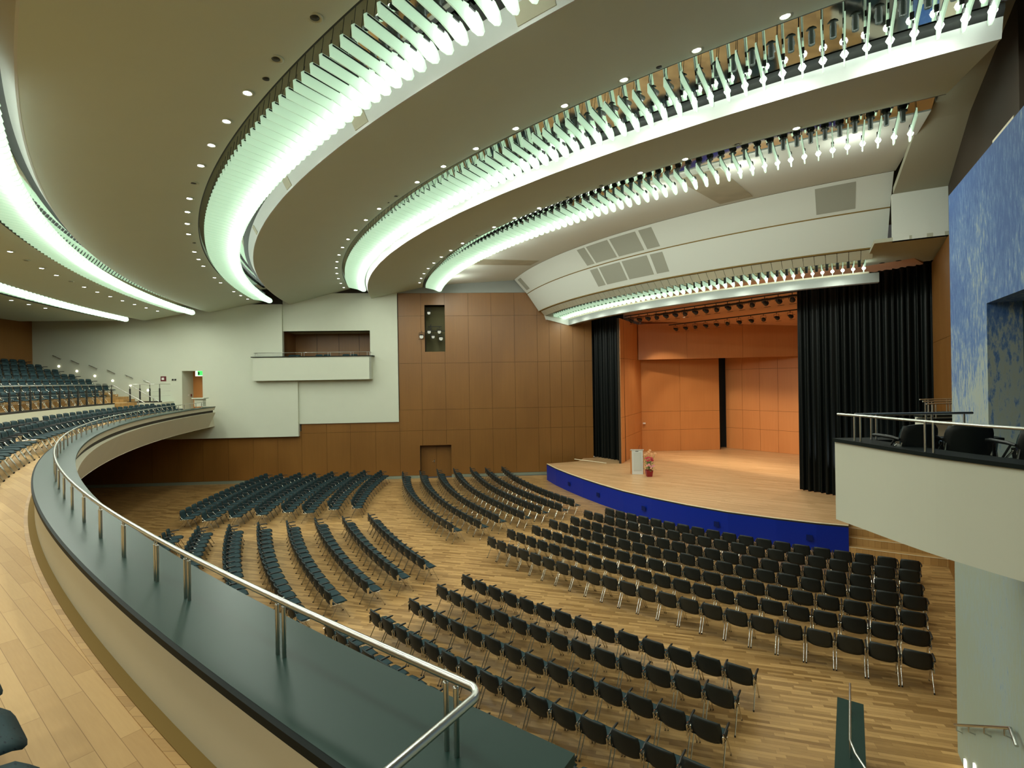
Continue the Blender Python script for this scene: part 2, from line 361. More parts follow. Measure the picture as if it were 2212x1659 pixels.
# right side: blue glazed wall with the opening to the side box, veneer wall behind it
RD = V((-.5, -.866, 0)); RN = V((-.866, .5, 0)); RO = V((7.27, 8.27, 0))      # along (towards the rear) / into the hall
w = MB()
for a, b in (((0, -1.2), (1.85, 9.2)), ((1.85, 7.2), (9, 9.2)), ((1.85, -1.2), (9, 4.9)), ((5.2, 4.9), (9, 7.2))):
    w.frame(RO, RD, RN, V((0, 0, 1)), (a[0], -.35, a[1]), (b[0], 0, b[1]))
struct(w.build('wall_right', 'blue_glaze'), 'right wall glazed blue above and pale grey green below', 'wall')
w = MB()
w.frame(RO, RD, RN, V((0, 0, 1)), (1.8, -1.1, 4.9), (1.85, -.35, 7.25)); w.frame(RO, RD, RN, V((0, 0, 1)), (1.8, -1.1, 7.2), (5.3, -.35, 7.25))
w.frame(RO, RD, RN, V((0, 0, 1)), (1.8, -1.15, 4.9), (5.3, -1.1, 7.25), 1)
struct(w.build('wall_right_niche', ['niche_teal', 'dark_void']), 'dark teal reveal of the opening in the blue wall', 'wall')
w = MB(); w.frame(RO, RD, RN, V((0, 0, 1)), (.75, -.62, 8.9), (1.6, -.36, 9.72))
struct(w.build('wall_right_bulkhead', 'plaster_beige'), 'beige bulkhead behind the top of the blue wall', 'wall')
w = MB()
q0, q1 = V((8.6, 8.4, 0)), V((16.9, 20.2, 0)); qd = (q1-q0).normalized(); qn = V((-qd.y, qd.x, 0)); ql = (q1-q0).length
panelled(w, q0, qd, qn, [0, 1.5, 3, 4.5, 6, 7.5, 9, 10.5, 12, 13.5, ql], [0, 3.06, 4.4, 7.38, 10.42])
w.frame(q0, qd, qn, V((0, 0, 1)), (0, -.2, 0), (ql, 0, 12.6), 1)
struct(w.build('wall_right_veneer', ['hall_veneer', 'black_groove']), 'strip of veneer wall between the blue wall and the curtain', 'wall')
w = MB()
w.prism([(7.35, 8.1), (8.7, 8.3), (22, 20.2), (22, 33.2), (17.9, 33.2), (17.9, 17.9)], -.3, -.001)
struct(w.build('floor_right', 'hall_parquet'), 'parquet floor beside the stage steps', 'floor')

# ------------------------------------------------------------------ balcony
w = MB()
w.ring([(43.45, ZF-.25), (47.3, ZF-.25), (47.3, ZF), (43.45, ZF)], -172.2, -112, 90)
struct(w.build('floor_balcony', 'balcony_parquet'), 'oak plank floor of the balcony behind the parapet', 'floor')
w = MB()
w.ring([(43.35, ZS), (54, ZS), (54, ZF-.25), (43.45, ZF-.25)], -172.2, -112, 60)
struct(w.build('ceiling_under_balcony', 'plaster_beige'), 'underside of the balcony over the rear of the hall', 'ceiling')
PA0, PA1 = -170.5, -124.3
w = MB()
w.ring([(42.95, ZP-.045), (43.0, 4.70), (43.1, 4.70), (43.1, ZP-.045)], PA0, PA1, 110)
w.ring([(42.93, 4.56), (43.36, 3.65), (43.5, 3.65), (43.16, 4.56)], PA0, PA1, 110)
w.ring([(43.08, 4.5), (43.08, 4.75), (43.3, 4.75), (43.3, 4.5)], PA0, PA1, 110, 1)
w.ring([(43.38, ZF+.0), (43.38, ZP-.045), (43.43, ZP-.045), (43.43, ZF+.0)], PA0, PA1, 110)
par = struct(w.build('balcony_parapet', ['plaster_beige', 'black_groove']), 'long curved beige balcony parapet with a dark flat top', 'parapet')
w = MB(); w.ring([(42.93, ZP-.04), (42.93, ZP), (43.44, ZP), (43.44, ZP-.04)], PA0, PA1, 140); tag(w.build('coping', 'coping_green', par), 'dark green parapet top')
w = MB(); w.ring([(43.44, ZP-.045), (43.44, ZP-.001), (43.462, ZP-.006), (43.462, ZP-.045)], PA0, PA1, 140); tag(w.build('coping_edge', 'coping_edge', par), 'black edge strip of the parapet top')
w = MB(); w.ring([(43.43, ZF), (43.43, ZF+.012), (43.50, ZF+.012), (43.50, ZF)], PA0, PA1, 110); tag(w.build('kick_strip', 'kick_brown', par), 'brown strip at the foot of the parapet')
w = MB(); w.ring([(43.50, ZF), (43.50, ZF+.006), (43.54, ZF+.006), (43.54, ZF)], PA0, PA1, 110); w.build('floor_edge', 'step_parquet', par)
# handrail on the parapet
ZR = 5.22
hr = empty('balcony_railing', pp(43.2, -130, ZP), 'polished steel handrail on paired posts along the curved parapet', 'railing')
w = MB()
pts = [pp(43.2, -169.6 + i*.5, ZR) for i in range(0, 90)]
pts = [pp(43.2, a/10, ZR) for a in range(-1696, -1249, 5)]
e0 = pp(43.2, -124.95, ZR); e1 = pp(43.2, -124.58, ZR); tv = (e1-e0).normalized(); ro = (pp(44.2, -124.58, ZR) - pp(43.2, -124.58, ZR))
for k in range(1, 8):
    a = math.pi/2*k/7; pts.append(e1 - tv*.06 + tv*(.06*math.sin(a)) + ro*(.06*(1-math.cos(a))))
pts += [e1 + ro*.3, e1 + ro*.95]
w.tube(pts, .0155, 8); loc_parent(w.build('rail', 'steel'), hr)
def post(R, a, z0, z1, r, mb):
    mb.tube([pp(R, a, z0), pp(R, a, z1-.045)], r, 8); mb.tube([pp(R, a, z1-.05), pp(R, a, z1)], r*.5, 6)
    mb.lathe([(r*1.15, 0), (r*1.15, .006), (r*.4, .008)], pp(R, a, z1-.05), 8)
post_px = [(965, 1620), (987, 1634), (600, 1413), (614, 1419), (401, 1292), (409, 1297)]
for px, py in post_px:
    q = rayp(px, py, ZP); dx, dy = q.x-CX, q.y-CY
    w = MB(); post(math.hypot(dx, dy), math.degrees(math.atan2(dy, dx)), ZP, ZR, .0105, w); loc_parent(w.build('post', 'steel'), hr)
a = -128.55; k = 0
while a > -169.5 and k < 40:
    for da in (-.028, .028):
        w = MB(); post(43.2, a+da, ZP, ZR, .0105, w); loc_parent(w.build('post', 'steel'), hr)
    k += 1; a -= 1.06
w = MB(); post(43.2+.95, -124.58, ZP, ZR, .0105, w); loc_parent(w.build('post', 'steel'), hr)

# upper tier: white front wall, stepped platforms, railing
w = MB(); w.ring([(47.2, ZF), (47.2, 5.26), (47.4, 5.26), (47.4, ZF)], -167.8, -112, 80)
w.prism([tuple(pp(45.75, -171.9))[:2], tuple(pp(45.75, -170.0))[:2], tuple(pp(48.3, -170.0))[:2], tuple(pp(48.3, -172.2))[:2]], ZF, 5.26)
struct(w.build('wall_upper_tier', 'plaster_white'), 'low white curved wall below the upper tier railing', 'wall')
w = MB()
for k in range(7):
    R0 = 47.22 if k == 0 else 47.45 + .93*k; R1 = 54.0
    w.ring([(R0, ZF if k == 0 else 5.3+.3*(k-1)), (R1, ZF if k == 0 else 5.3+.3*(k-1)), (R1, 5.3+.3*k), (R0, 5.3+.3*k)], -172.9, -112, 60)
struct(w.build('floor_upper_tier', 'step_parquet'), 'stepped oak platforms of the upper tier', 'floor')
st = MB()
for k in range(5):
    st.ring([(45.9+.27*k, ZF), (47.25, ZF), (47.25, ZF+.171*(k+1)), (45.9+.27*k, ZF+.171*(k+1))], -169.95, -167.85, 4)
stair = tag(st.build('balcony_stairs', 'step_parquet'), 'short flight of oak steps from balcony to upper tier', 'stairs')
st = MB()
for k in range(6):
    Re = 47.45+.93*(k+1)
    st.ring([(Re-.42, 5.3+.3*k), (Re, 5.3+.3*k), (Re, 5.45+.3*k), (Re-.42, 5.45+.3*k)], -171.95, -170.6 - .12*k, 3)
tag(st.build('aisle_steps', 'step_parquet'), 'oak half steps of the aisle along the white wall', 'stairs')
tr = empty('tier_railing', pp(47.3, -162, 5.3), 'railing of flat black posts and steel rail before the upper tier', 'railing')
w = MB(); w.tube([pp(47.3, a/4, 6.33) for a in range(-671, -559)], .018, 6); loc_parent(w.build('rail', 'steel'), tr)
for zz in (5.62, 5.9):
    w = MB(); w.tube([pp(47.3, a/2, zz) for a in range(-335, -279)], .006, 4); loc_parent(w.build('wire_rail', 'steel'), tr)
w = MB(); w.ring([(47.2, 5.26), (47.2, 5.33), (47.42, 5.33), (47.42, 5.26)], -167.8, -140, 50); loc_parent(w.build('base_rail', 'black_matt'), tr)
def tier_post(Rp, a, root):
    c = pp(Rp, a, 5.3); e = (pp(Rp+1, a, 5.3)-c); t = V((-e.y, e.x, 0))
    w = MB(); w.frame(c, e, t, V((0, 0, 1)), (-.02, -.05, 0), (.02, .05, .78)); w.tube([c+V((0, 0, .7)), c+V((0, 0, 1.03))], .014, 6)
    loc_parent(w.build('post', 'black_matt'), root)
a = -167.7
for i in range(20): tier_post(47.3, a, tr); a += .93
pr = empty('landing_railing', pp(45.8, -170.8, 5.3), 'short railing with black posts on the landing left of the doorway', 'railing')
w = MB(); w.tube([pp(45.82, -171.6, 6.33), pp(45.82, -170.08, 6.33), pp(47.4, -170.08, 6.33)], .018, 6); loc_parent(w.build('rail', 'steel'), pr)
for zz in (5.62, 5.9):
    w = MB(); w.tube([pp(45.82, -171.6, zz), pp(45.82, -170.08, zz), pp(47.4, -170.08, zz)], .006, 4); loc_parent(w.build('wire_rail', 'steel'), pr)
w = MB(); w.ring([(45.73, 5.26), (45.73, 5.33), (47.5, 5.33), (47.5, 5.26)], -170.16, -169.99, 2); loc_parent(w.build('base_rail', 'black_matt'), pr)
for Rp in (45.82, 46.34, 46.86, 47.38): tier_post(Rp, -170.08, pr)
for nm, a in (('left', -167.9), ('right', -169.9)):
    w = MB(); w.tube([pp(47.3, a, 6.3), pp(45.8, a, 5.3)], .02, 6); w.tube([pp(46.1, a, ZF+.2), pp(46.1, a, 5.5)], .02, 6)
    tag(w.build('stair_handrail', 'steel'), nm + ' sloping steel handrail of the balcony steps', 'handrail')
for i in range(6):
    X0 = -27.83 + 1.035*i; z0 = 8.17 - .31*i
    h = MB(); h.tube([wl(X0, z0, .4), wl(X0+.46, z0-.23, .4)], .022, 6)
    for f in (.15, .85): h.tube([wl(X0+f*.46, z0-f*.23, .3), wl(X0+f*.46, z0-f*.23-.05, .38), wl(X0+f*.46, z0-f*.23, .4)], .012, 5)
    tag(h.build('wall_handrail', 'steel'), 'short sloping handrail on white wall, %s up from the doorway' % ORD[5-i], 'handrail', 'wall handrails beside the upper tier steps')
for i in range(6):
    X0 = -27.56 + 1.03*i; z0 = 7.51 - .31*i
    h = MB(); h.lathe([(0, .06), (.04, .05), (.06, .02), (.06, 0), (0, 0)], (0, 0, 0), 12)
    h.xform(Matrix.Translation(wl(X0, z0, .3)) @ Matrix(((WD.x, 0, WN.x, 0), (WD.y, 0, WN.y, 0), (0, 1, 0, 0), (0, 0, 0, 1))))
    tag(h.build('step_light', 'step_glow', fixn=True), 'small glowing round step light on white wall, %s from the top' % ORD[i], 'light', 'step lights on the white wall')
w = MB(); w.box((-.35, -.25, 0), (.35, .25, .06)); w.box((-.25, -.15, -.45), (.25, .15, 0)); w.xform(Matrix.Translation(pp(43.5, -169.6, 5.42)))
tag(w.build('side_table', 'plaster_white'), 'small white stand at the far end of the parapet', 'table')

# ------------------------------------------------------------------ side boxes
fb = empty('side_box', wl(-12.5, 6.42, .3), 'white box balcony on the far plaster wall', 'balcony')
w = MB()
w.frame(W0, WD, WN, V((0, 0, 1)), (-16.05, .55, 6.42), (-8.87, .67, 7.86)); w.frame(W0, WD, WN, V((0, 0, 1)), (-8.99, 0, 6.42), (-8.87, .67, 7.86)); w.frame(W0, WD, WN, V((0, 0, 1)), (-16.05, .3, 6.42), (-15.93, .6, 7.86))
w.frame(W0, WD, WN, V((0, 0, 1)), (-16.0, .0, 6.4), (-8.9, .6, 6.6)); w.frame(W0, WD, WN, V((0, 0, 1)), (-14.4, -2.0, 6.75), (-9.03, .0, 6.9))
loc_parent(w.build('parapet', 'plaster_white'), fb)
w = MB(); w.frame(W0, WD, WN, V((0, 0, 1)), (-16.15, .45, 7.86), (-8.75, .72, 7.91)); w.frame(W0, WD, WN, V((0, 0, 1)), (-8.99, .0, 7.86), (-8.75, .5, 7.91)); w.frame(W0, WD, WN, V((0, 0, 1)), (-16.15, .3, 7.86), (-15.9, .5, 7.91)); loc_parent(w.build('coping', 'coping_edge'), fb)
w = MB(); w.tube([wl(-15.98, 8.14, .3), wl(-15.98, 8.14, .6), wl(-8.95, 8.14, .6), wl(-8.95, 8.14, .1)], .016, 6); loc_parent(w.build('rail', 'steel'), fb)
for X in (-15.9, -15.75, -14.65, -14.5, -13.1, -12.95, -11.5, -11.35, -10.1, -9.95, -9.1, -8.97):
    w = MB(); w.tube([wl(X, 7.9, .6), wl(X, 8.14, .6)], .011, 5); loc_parent(w.build('post', 'steel'), fb)

nb = empty('side_box', V((4.6, 5.2, 4.5)), 'large pale box balcony in front of the blue wall', 'balcony')
fx = [(3.97, 6.17), (4.02, 5.75), (4.06, 5.35), (4.13, 4.9), (4.24, 4.5), (4.36, 4.15), (4.52, 3.75), (4.72, 3.3)]
def smooth(pts, n):
    out = []
    for i in range(len(pts)-1):
        p = [V((*pts[max(0, min(len(pts)-1, i+k))], 0)) for k in (-1, 0, 1, 2)]
        for j in range(n):
            t = j/n; out.append(tuple((.5*((2*p[1])+(p[2]-p[0])*t+(2*p[0]-5*p[1]+4*p[2]-p[3])*t*t+(3*p[1]-p[0]-3*p[2]+p[3])*t**3))[:2]))
    return out + [pts[-1]]
fx = smooth(fx, 5)
def wallpt(y): return (7.27 - (8.27-y)*.577, y)
back = [(4.5, 3.4), (5.6, 5.45), (5.78, 5.78)]
w = MB()
outer = fx; inner = [(x+.11, y-.03) for x, y in fx]
for i in range(len(fx)-1):
    w.prism([outer[i], outer[i+1], inner[i+1], inner[i]], 4.5, 5.46)
w.prism([(3.97, 6.17), (4.08, 6.05), (5.85, 6.05), (5.9, 6.17)], 4.5, 5.46)
pts = [(x+.02, y) for x, y in fx] + [wallpt(3.6), wallpt(6.15)]
w.prism(pts, 4.5, 4.94)
loc_parent(w.build('parapet', 'plaster_box', fixn=True), nb)
w = MB()
for i in range(len(fx)-1):
    a0, a1 = V((*fx[i], 0)), V((*fx[i+1], 0)); t = (a1-a0).normalized(); n = V((-t.y, t.x, 0))
    w.prism([tuple(a0-V((.03, 0, 0)))[:2], tuple(a1-V((.03, 0, 0)))[:2], (a1.x+.3, a1.y), (a0.x+.3, a0.y)], 5.46, 5.5)
w.prism([(3.94, 6.19), (4.2, 5.95), (5.85, 5.95), (5.92, 6.19)], 5.46, 5.499)
loc_parent(w.build('coping', 'coping_edge', fixn=True), nb)
w = MB(); w.tube([(3.98, 6.12, 5.8), (4.06, 5.75, 5.8), (4.1, 5.35, 5.8), (4.17, 4.9, 5.8), (4.28, 4.5, 5.8), (4.4, 4.15, 5.8), (4.56, 3.75, 5.8), (4.76, 3.3, 5.8)], .0155, 8)
loc_parent(w.build('rail', 'steel'), nb)
w = MB(); w.tube([(4.12, 6.02, 5.8), (5.5, 5.98, 5.8)], .0155, 8); loc_parent(w.build('side_rail', 'steel'), nb)
for x, y in ((4.03, 5.9), (4.045, 5.82), (4.12, 5.0), (4.135, 4.92), (4.38, 4.2), (4.41, 4.12), (4.3, 6.0), (4.36, 6.0), (4.95, 5.99), (5.02, 5.99), (5.4, 5.98)):
    w = MB(); w.tube([(x, y, 5.49), (x, y, 5.8)], .0105, 6); loc_parent(w.build('post', 'steel'), nb)
fb2 = empty('side_box', V((8.0, 9.6, 4.6)), 'white box parapet half hidden behind the edge of the blue wall', 'balcony')
w = MB()
for k in range(3):
    o = V((7.72 + .55*k, 9.35+.75*k, 0)); t = V((.97, .1, 0)).normalized(); n = V((-t.y, t.x, 0))
    w.frame(o, t, n, V((0, 0, 1)), (0, 0, 4.7), (1.6, .1, 5.38))
loc_parent(w.build('parapet', 'plaster_box'), fb2)
for k in range(3):
    o = V((7.72 + .55*k, 9.35+.75*k, 0)); t = V((.97, .1, 0)).normalized(); n = V((-t.y, t.x, 0))
    w = MB(); w.frame(o, t, n, V((0, 0, 1)), (-.03, -.04, 5.38), (1.6, .16, 5.42)); loc_parent(w.build('coping', 'coping_edge'), fb2)
    w = MB(); w.tube([o+t*.02+V((0, 0, 5.7)), o+t*1.6+V((0, 0, 5.7))], .0155, 6); loc_parent(w.build('rail', 'steel'), fb2)
    for u in (.2, .27, .72, .79):
        w = MB(); w.tube([o+t*u+n*.05+V((0, 0, 5.4)), o+t*u+n*.05+V((0, 0, 5.7))], .011, 5); loc_parent(w.build('post', 'steel'), fb2)
# stairs opening at the lower right: balustrade, steps and wall handrail
w = MB()
bd = V((-.56, -.828, 0)); bn = V((.828, -.56, 0)); bo = V((5.33, 8.33, 0))
w.frame(bo, bd, bn, V((0, 0, 1)), (0, .03, 0), (3.0, .33, .86))
0 and w.add([bo+bn*.03+bd*1.75+V((0, 0, z)) for z in (0, .86)] + [bo+bn*.33+bd*1.75+V((0, 0, z)) for z in (0, .86)] + [bo+bn*.03+bd*3.6+V((0, 0, z)) for z in (.7, 1.9)] + [bo+bn*.33+bd*3.6+V((0, 0, z)) for z in (.7, 1.9)],
      [(0, 4, 5, 1), (2, 3, 7, 6), (1, 5, 7, 3), (0, 2, 6, 4), (4, 6, 7, 5)])
sb = tag(w.build('stair_balustrade', 'plaster_box', fixn=True), 'low stair balustrade with dark top on the parquet at lower right', 'balustrade')
w = MB(); w.frame(bo, bd, bn, V((0, 0, 1)), (-.02, 0, .86), (3.0, .36, .9))
0 and w.add([bo+bn*y+bd*x+V((0, 0, z)) for y in (0, .36) for x, z in ((1.75, .86), (1.75, .9), (3.6, 1.94), (3.6, 1.9))], [(0, 1, 2, 3), (7, 6, 5, 4), (1, 5, 6, 2), (0, 3, 7, 4), (2, 6, 7, 3), (0, 4, 5, 1)])
w.build('coping', 'coping_green', sb, fixn=True)
w = MB(); w.tube([bo+bn*.18+bd*.02+V((0, 0, 1.2)), bo+bn*.18+bd*1.55+V((0, 0, 1.2)), bo+bn*.24+bd*1.75+V((0, 0, 1.17)), bo+bn*.62+bd*2.3+V((0, 0, .95)), bo+bn*1.0+bd*2.9+V((0, 0, .6))], .0155, 8); w.build('rail', 'steel', sb)
for u in (.3, .37, 1.4, 1.47):
    w = MB(); w.tube([bo+bn*.18+bd*u+V((0, 0, .9)), bo+bn*.18+bd*u+V((0, 0, 1.2))], .0105, 6); w.build('post', 'steel', sb)
w = MB()
for k in range(8):
    w.frame(RO, RD, RN, V((0, 0, 1)), (.8+.28*k, .02, -.02), (3.2, .3, .17*(k+1)))
tag(w.build('hall_stairs', 'step_parquet'), 'steps up to the balcony along the foot of the right wall', 'stairs')
w = MB(); w.tube([RO+RD*.2+RN*.07+V((0, 0, .55)), RO+RD*2.75+RN*.07+V((0, 0, 2.06)), RO+RD*2.95+RN*.07+V((0, 0, 1.98))], .02, 8)
wh = tag(w.build('wall_handrail', 'steel'), 'steel handrail on brackets on the pale lower right wall', 'handrail')
for u in (.3, 1.0, 1.75, 2.55):
    w = MB(); z = .55 + (u-.2)*.592
    w.tube([RO+RD*u+RN*.07+V((0, 0, z)), RO+RD*u+RN*.07+V((0, 0, z-.09)), RO+RD*u+V((0, 0, z-.11))], .011, 6); w.build('bracket', 'steel', wh)
for i, u in enumerate((.45, .95)):
    w = MB(); w.frame(RO, RD, RN, V((0, 0, 1)), (u, 0, .06+.27*i), (u+.07, .02, .19+.27*i)); tag(w.build('step_light', 'step_glow'), ('lower', 'upper')[i] + ' glowing step light at the foot of the right wall', 'light')
w = MB(); w.tube([(12.2, 13.2, .0), (12.2, 13.2, .55), (11.9, 13.0, .62)], .03, 6)
tag(w.build('stair_rail_end', 'black_matt'), 'dark rail end beside the blue edge of the right wall', 'rail')

# ------------------------------------------------------------------ stage
edge = [(-164.1, 23.2), (-160, 23.3), (-156, 23.38), (-152, 23.5), (-148, 23.66), (-144, 23.85), (-140, 23.95), (-136, 24.03), (-132, 24.05), (-128, 23.92), (-125, 23.8), (-122.7, 23.64)]
ep = [pp(R, a) for a, R in edge]
sg = empty('stage', V((9, 22, 0)), 'raised stage with oak deck and deep blue curved front', 'stage')
deck = [(p.x, p.y) for p in ep] + [(13.3, 19.8), (17.6, 19.6), (22, 24), (22, 40), (4, 40), (4.6, 32.8), (4.1, 31.65)]
w = MB(); w.prism(deck, .9, 1.0); loc_parent(w.build('deck', 'stage_parquet'), sg)
w = MB()
eo = [pp(R+.03, a) for a, R in edge]; ei = [pp(R-.05, a) for a, R in edge]
for i in range(len(ep)-1): w.prism([tuple(eo[i])[:2], tuple(eo[i+1])[:2], tuple(ei[i+1])[:2], tuple(ei[i])[:2]], 0, .93)
loc_parent(w.build('front_panel', 'stage_blue', fixn=True), sg)
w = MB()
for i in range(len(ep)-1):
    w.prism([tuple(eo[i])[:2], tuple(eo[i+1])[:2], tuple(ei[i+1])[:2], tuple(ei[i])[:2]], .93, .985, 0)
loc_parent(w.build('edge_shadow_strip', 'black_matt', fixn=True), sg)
w = MB()
eq = [pp(R+.035, a) for a, R in edge]
for i in range(len(ep)-1):
    w.prism([tuple(eq[i])[:2], tuple(eq[i+1])[:2], tuple(ei[i+1])[:2], tuple(ei[i])[:2]], .985, 1.004, 0)
loc_parent(w.build('edge_trim', 'stage_edge', fixn=True), sg)
for a, R in ((-155.5, 23.44), (-148.5, 23.68), (-141, 23.98), (-133, 24.1), (-125.5, 23.87)):
    c = pp(R+.03, a, .45); n = (pp(R+1, a, .45)-pp(R, a, .45)).normalized(); t = V((-n.y, n.x, 0))
    w = MB(); w.frame(c, t, n, V((0, 0, 1)), (-.1, 0, -.1), (.1, .012, .1)); loc_parent(w.build('vent', 'vent_blue'), sg)
for k in range(3):
    w = MB(); w.ring([(23.65-.33*(k), 0), (23.65-.33*k, .25*(k+1)), (20.2, .25*(k+1)), (20.2, 0)], -122.7, -114.5, 6)
    loc_parent(w.build('step', 'step_parquet'), sg)
w = MB()
for k in range(3):
    w.ring([(23.66-.33*k, .25*(k+1)), (23.66-.33*k, .25*(k+1)+.006), (23.62-.33*k, .25*(k+1)+.006), (23.62-.33*k, .25*(k+1))], -122.7, -114.5, 6)
loc_parent(w.build('step_edge', 'stage_edge'), sg)

def wall_run(name, pts, zs, us_list, mat, label, cuts=(), th=.05):
    mb = MB()
    for (a, b), us in zip(zip(pts[:-1], pts[1:]), us_list):
        a, b = V((*a, 0)), V((*b, 0)); d = (b-a).normalized(); n = V((d.y, -d.x, 0)); L = (b-a).length
        uu = [0] + [u for u in us if 0 < u < L] + [L]
        panelled(mb, a, d, n, uu, zs, joint=.014, th=th)
        mb.frame(a, d, n, V((0, 0, 1)), (-.05, -.12, zs[0]), (L+.05, 0, zs[-1]), 1)
    return struct(mb.build(name, [mat, 'black_groove']), label, 'wall')
zst = [1.0, 2.55, 3.85, 7.5, 9.9]
wall_run('wall_stage_left', [(6.6, 30.6), (9.1, 35.4), (14.75, 35.7)], [1.0, 2.5, 3.8, 7.45, 9.9], [[1.7, 3.4], [2.8, 5.65]], 'stage_veneer_lit', 'bright orange veneer wall at the left rear of the stage')
wall_run('wall_stage_right', [(15.6, 36.5), (19.2, 32.4), (24, 28)], [1.0, 2.5, 3.8, 6.7, 9.9], [[1.2, 2.4, 3.6], [1.5, 3]], 'stage_veneer_lit', 'orange veneer wall at the right rear of the stage')
w = MB(); w.frame(V((14.4, 36.9, 0)), V((1, 0, 0)), V((0, 1, 0)), V((0, 0, 1)), (0, 0, 1), (1.8, .1, 9.9)); struct(w.build('wall_stage_gap', 'black_matt'), 'dark gap between the two stage walls', 'wall')
a0, a1 = V((8.75, 34.55, 0)), V((20.2, 31.95, 0)); d = (a1-a0).normalized(); n = V((d.y, -d.x, 0)); L = (a1-a0).length
w = MB(); panelled(w, a0, d, n, [0, 3.2, 6.7, L], [7.45, 9.9], th=.05); w.frame(a0, d, n, V((0, 0, 1)), (0, -.2, 7.45), (L, 0, 9.9))
struct(w.build('wall_stage_upper', 'stage_veneer_lit'), 'veneer fascia across the upper stage wall', 'wall')
w = MB(); w.frame(V((9.25, 35.3, 3.0)), V((1, .05, 0)), V((.05, -1, 0)), V((0, 0, 1)), (-.08, 0, -.05), (.1, .1, .05)); tag(w.build('wall_socket', 'sign_white'), 'small pale socket on the stage wall above the lectern', 'socket')
# stage ceiling sloping down to the rear
cA, cB = V((7.04, 31.27, 0)), V((13.07, 22.87, 0)); cd = (cB-cA).normalized(); cn = V((-cd.y, cd.x, 0))     # along curtain line / to the rear
def st_pt(u, b, z): p = cA + cd*u + cn*b; return V((p.x, p.y, z))
w = MB()
for b0, b1, z0, z1 in ((-1.7, 2.0, 10.55, 10.25), (2.35, 12.5, 10.2, 9.15)):
    vs = [st_pt(-3.0, b0, z0), st_pt(15, b0, z0), st_pt(15, b1, z1), st_pt(-3.0, b1, z1)]
    w.add(vs + [v+V((0, 0, .15)) for v in vs], [(0, 1, 2, 3), (7, 6, 5, 4), (0, 4, 5, 1), (1, 5, 6, 2), (2, 6, 7, 3), (3, 7, 4, 0)])
struct(w.build('ceiling_stage', 'stage_ceiling_veneer', fixn=True), 'peach coloured veneer ceiling over the stage', 'ceiling')
w = MB(); w.frame(st_pt(.8, 2.0, 10.3), cd, cn, V((0, 0, 1)), (0, 0, -.12), (14, .35, .5)); struct(w.build('trim_2', 'black_matt'), 'black slot across the stage ceiling', 'trim')
# lighting bars and hanging stage lamps
def lamp_meshes():
    b = MB(); b.tube([(0, .16, -.34), (0, -.02, -.30)], [.13, .10], 10); b.tube([(0, -.02, -.30), (0, -.14, -.28)], [.10, .06], 10)
    body = b.mesh('lamp_body', 'black_matt')
    b = MB(); b.tube([(0, .158, -.342), (0, .165, -.343)], .115, 10); lens = b.mesh('lamp_lens', 'sign_white')
    b = MB(); b.tube([(-.15, 0, -.31), (-.15, 0, -.1), (.15, 0, -.1), (.15, 0, -.31)], .012, 5); b.tube([(0, 0, -.1), (0, 0, 0)], .018, 5)
    yoke = b.mesh('lamp_yoke', 'black_matt')
    b = MB(); b.frame(V((0, .2, -.36)), V((1, 0, 0)), V((0, 1, 0)), V((0, 0, 1)), (-.15, 0, .14), (.15, .1, .15)); b.frame(V((0, .2, -.36)), V((1, 0, 0)), V((0, 1, 0)), V((0, 0, 1)), (-.15, 0, -.15), (.15, .1, -.14))
    return [('body', body), ('lens', lens), ('yoke', yoke), ('barn_door', b.mesh('lamp_barn_door', 'black_matt'))]
LM = lamp_meshes()
def stage_lamp(p, rz, label, group, sc=1.0):
    r = empty('stage_spotlight', p, label, 'spotlight', group, rz); r.scale = (sc, sc, sc)
    for nm, me in LM: inst(me, nm, r)
    return r
rzl = math.atan2(cn.y, cn.x) - math.pi/2
for row, (b, z0, z1, n, u0, u1) in enumerate(((.9, 10.22, 10.22, 17, -.2, 10.4), (3.7, 9.66, 9.72, 15, 1.1, 11.2))):
    w = MB(); w.tube([st_pt(u0-.5, b, z0), st_pt(u1+2.5, b, z1)], .035, 6)
    tag(w.build('lighting_bar', 'black_matt'), ('front', 'rear')[row] + ' black lighting bar under the stage ceiling', 'bar')
    for i in range(n):
        f = i/(n-1)
        stage_lamp(st_pt(u0+(u1-u0)*f, b, z0+(z1-z0)*f-.03), rzl + (0 if (i+row) % 3 else .35),
                   'black stage lamp, %s from the left on the %s bar' % (ORD[i], ('front', 'rear')[row]), ('front', 'rear')[row] + ' bar stage lamps', (1.0, .9)[row])
# curtains
def curtain(name, u0, u1, z0, z1, label, folds, sd):
    rnd = random.Random(sd); n = folds*8; L = u1-u0; vs = []; fs = []
    zs = [z0, z0+.05] + [z0+(z1-z0)*k/6 for k in range(1, 7)]
    ph = [rnd.uniform(-.5, .5) for _ in range(folds+2)]; am = [rnd.uniform(.7, 1.35) for _ in range(folds+2)]
    for k, z in enumerate(zs):
        f = (z-z0)/(z1-z0)
        for i in range(n+1):
            t = i/8; j = int(t); wv = math.sin(2*math.pi*t + ph[j]*.8*(1-f))
            dpt = .085*am[j]*(.75+.45*(1-f))*math.copysign(abs(wv)**.8, wv)
            vs.append(st_pt(u0+L*i/n + .03*math.sin(4*t+f), dpt, z))
    m = n+1
    for k in range(len(zs)-1):
        for i in range(n): fs.append((k*m+i, k*m+i+1, (k+1)*m+i+1, (k+1)*m+i))
    w = MB(); w.add(vs, fs, 0, True)
    o = w.build(name, 'curtain_black'); s = o.modifiers.new('cloth', 'SOLIDIFY'); s.thickness = .02
    return tag(o, label, 'curtain')
curtain('stage_curtain', -3.3, 0.0, 1.02, 10.6, 'black pleated stage curtain at the left of the opening', 12, 3)
curtain('stage_curtain', 10.35, 15.6, 1.02, 10.6, 'wide black pleated stage curtain at the right of the opening', 21, 5)
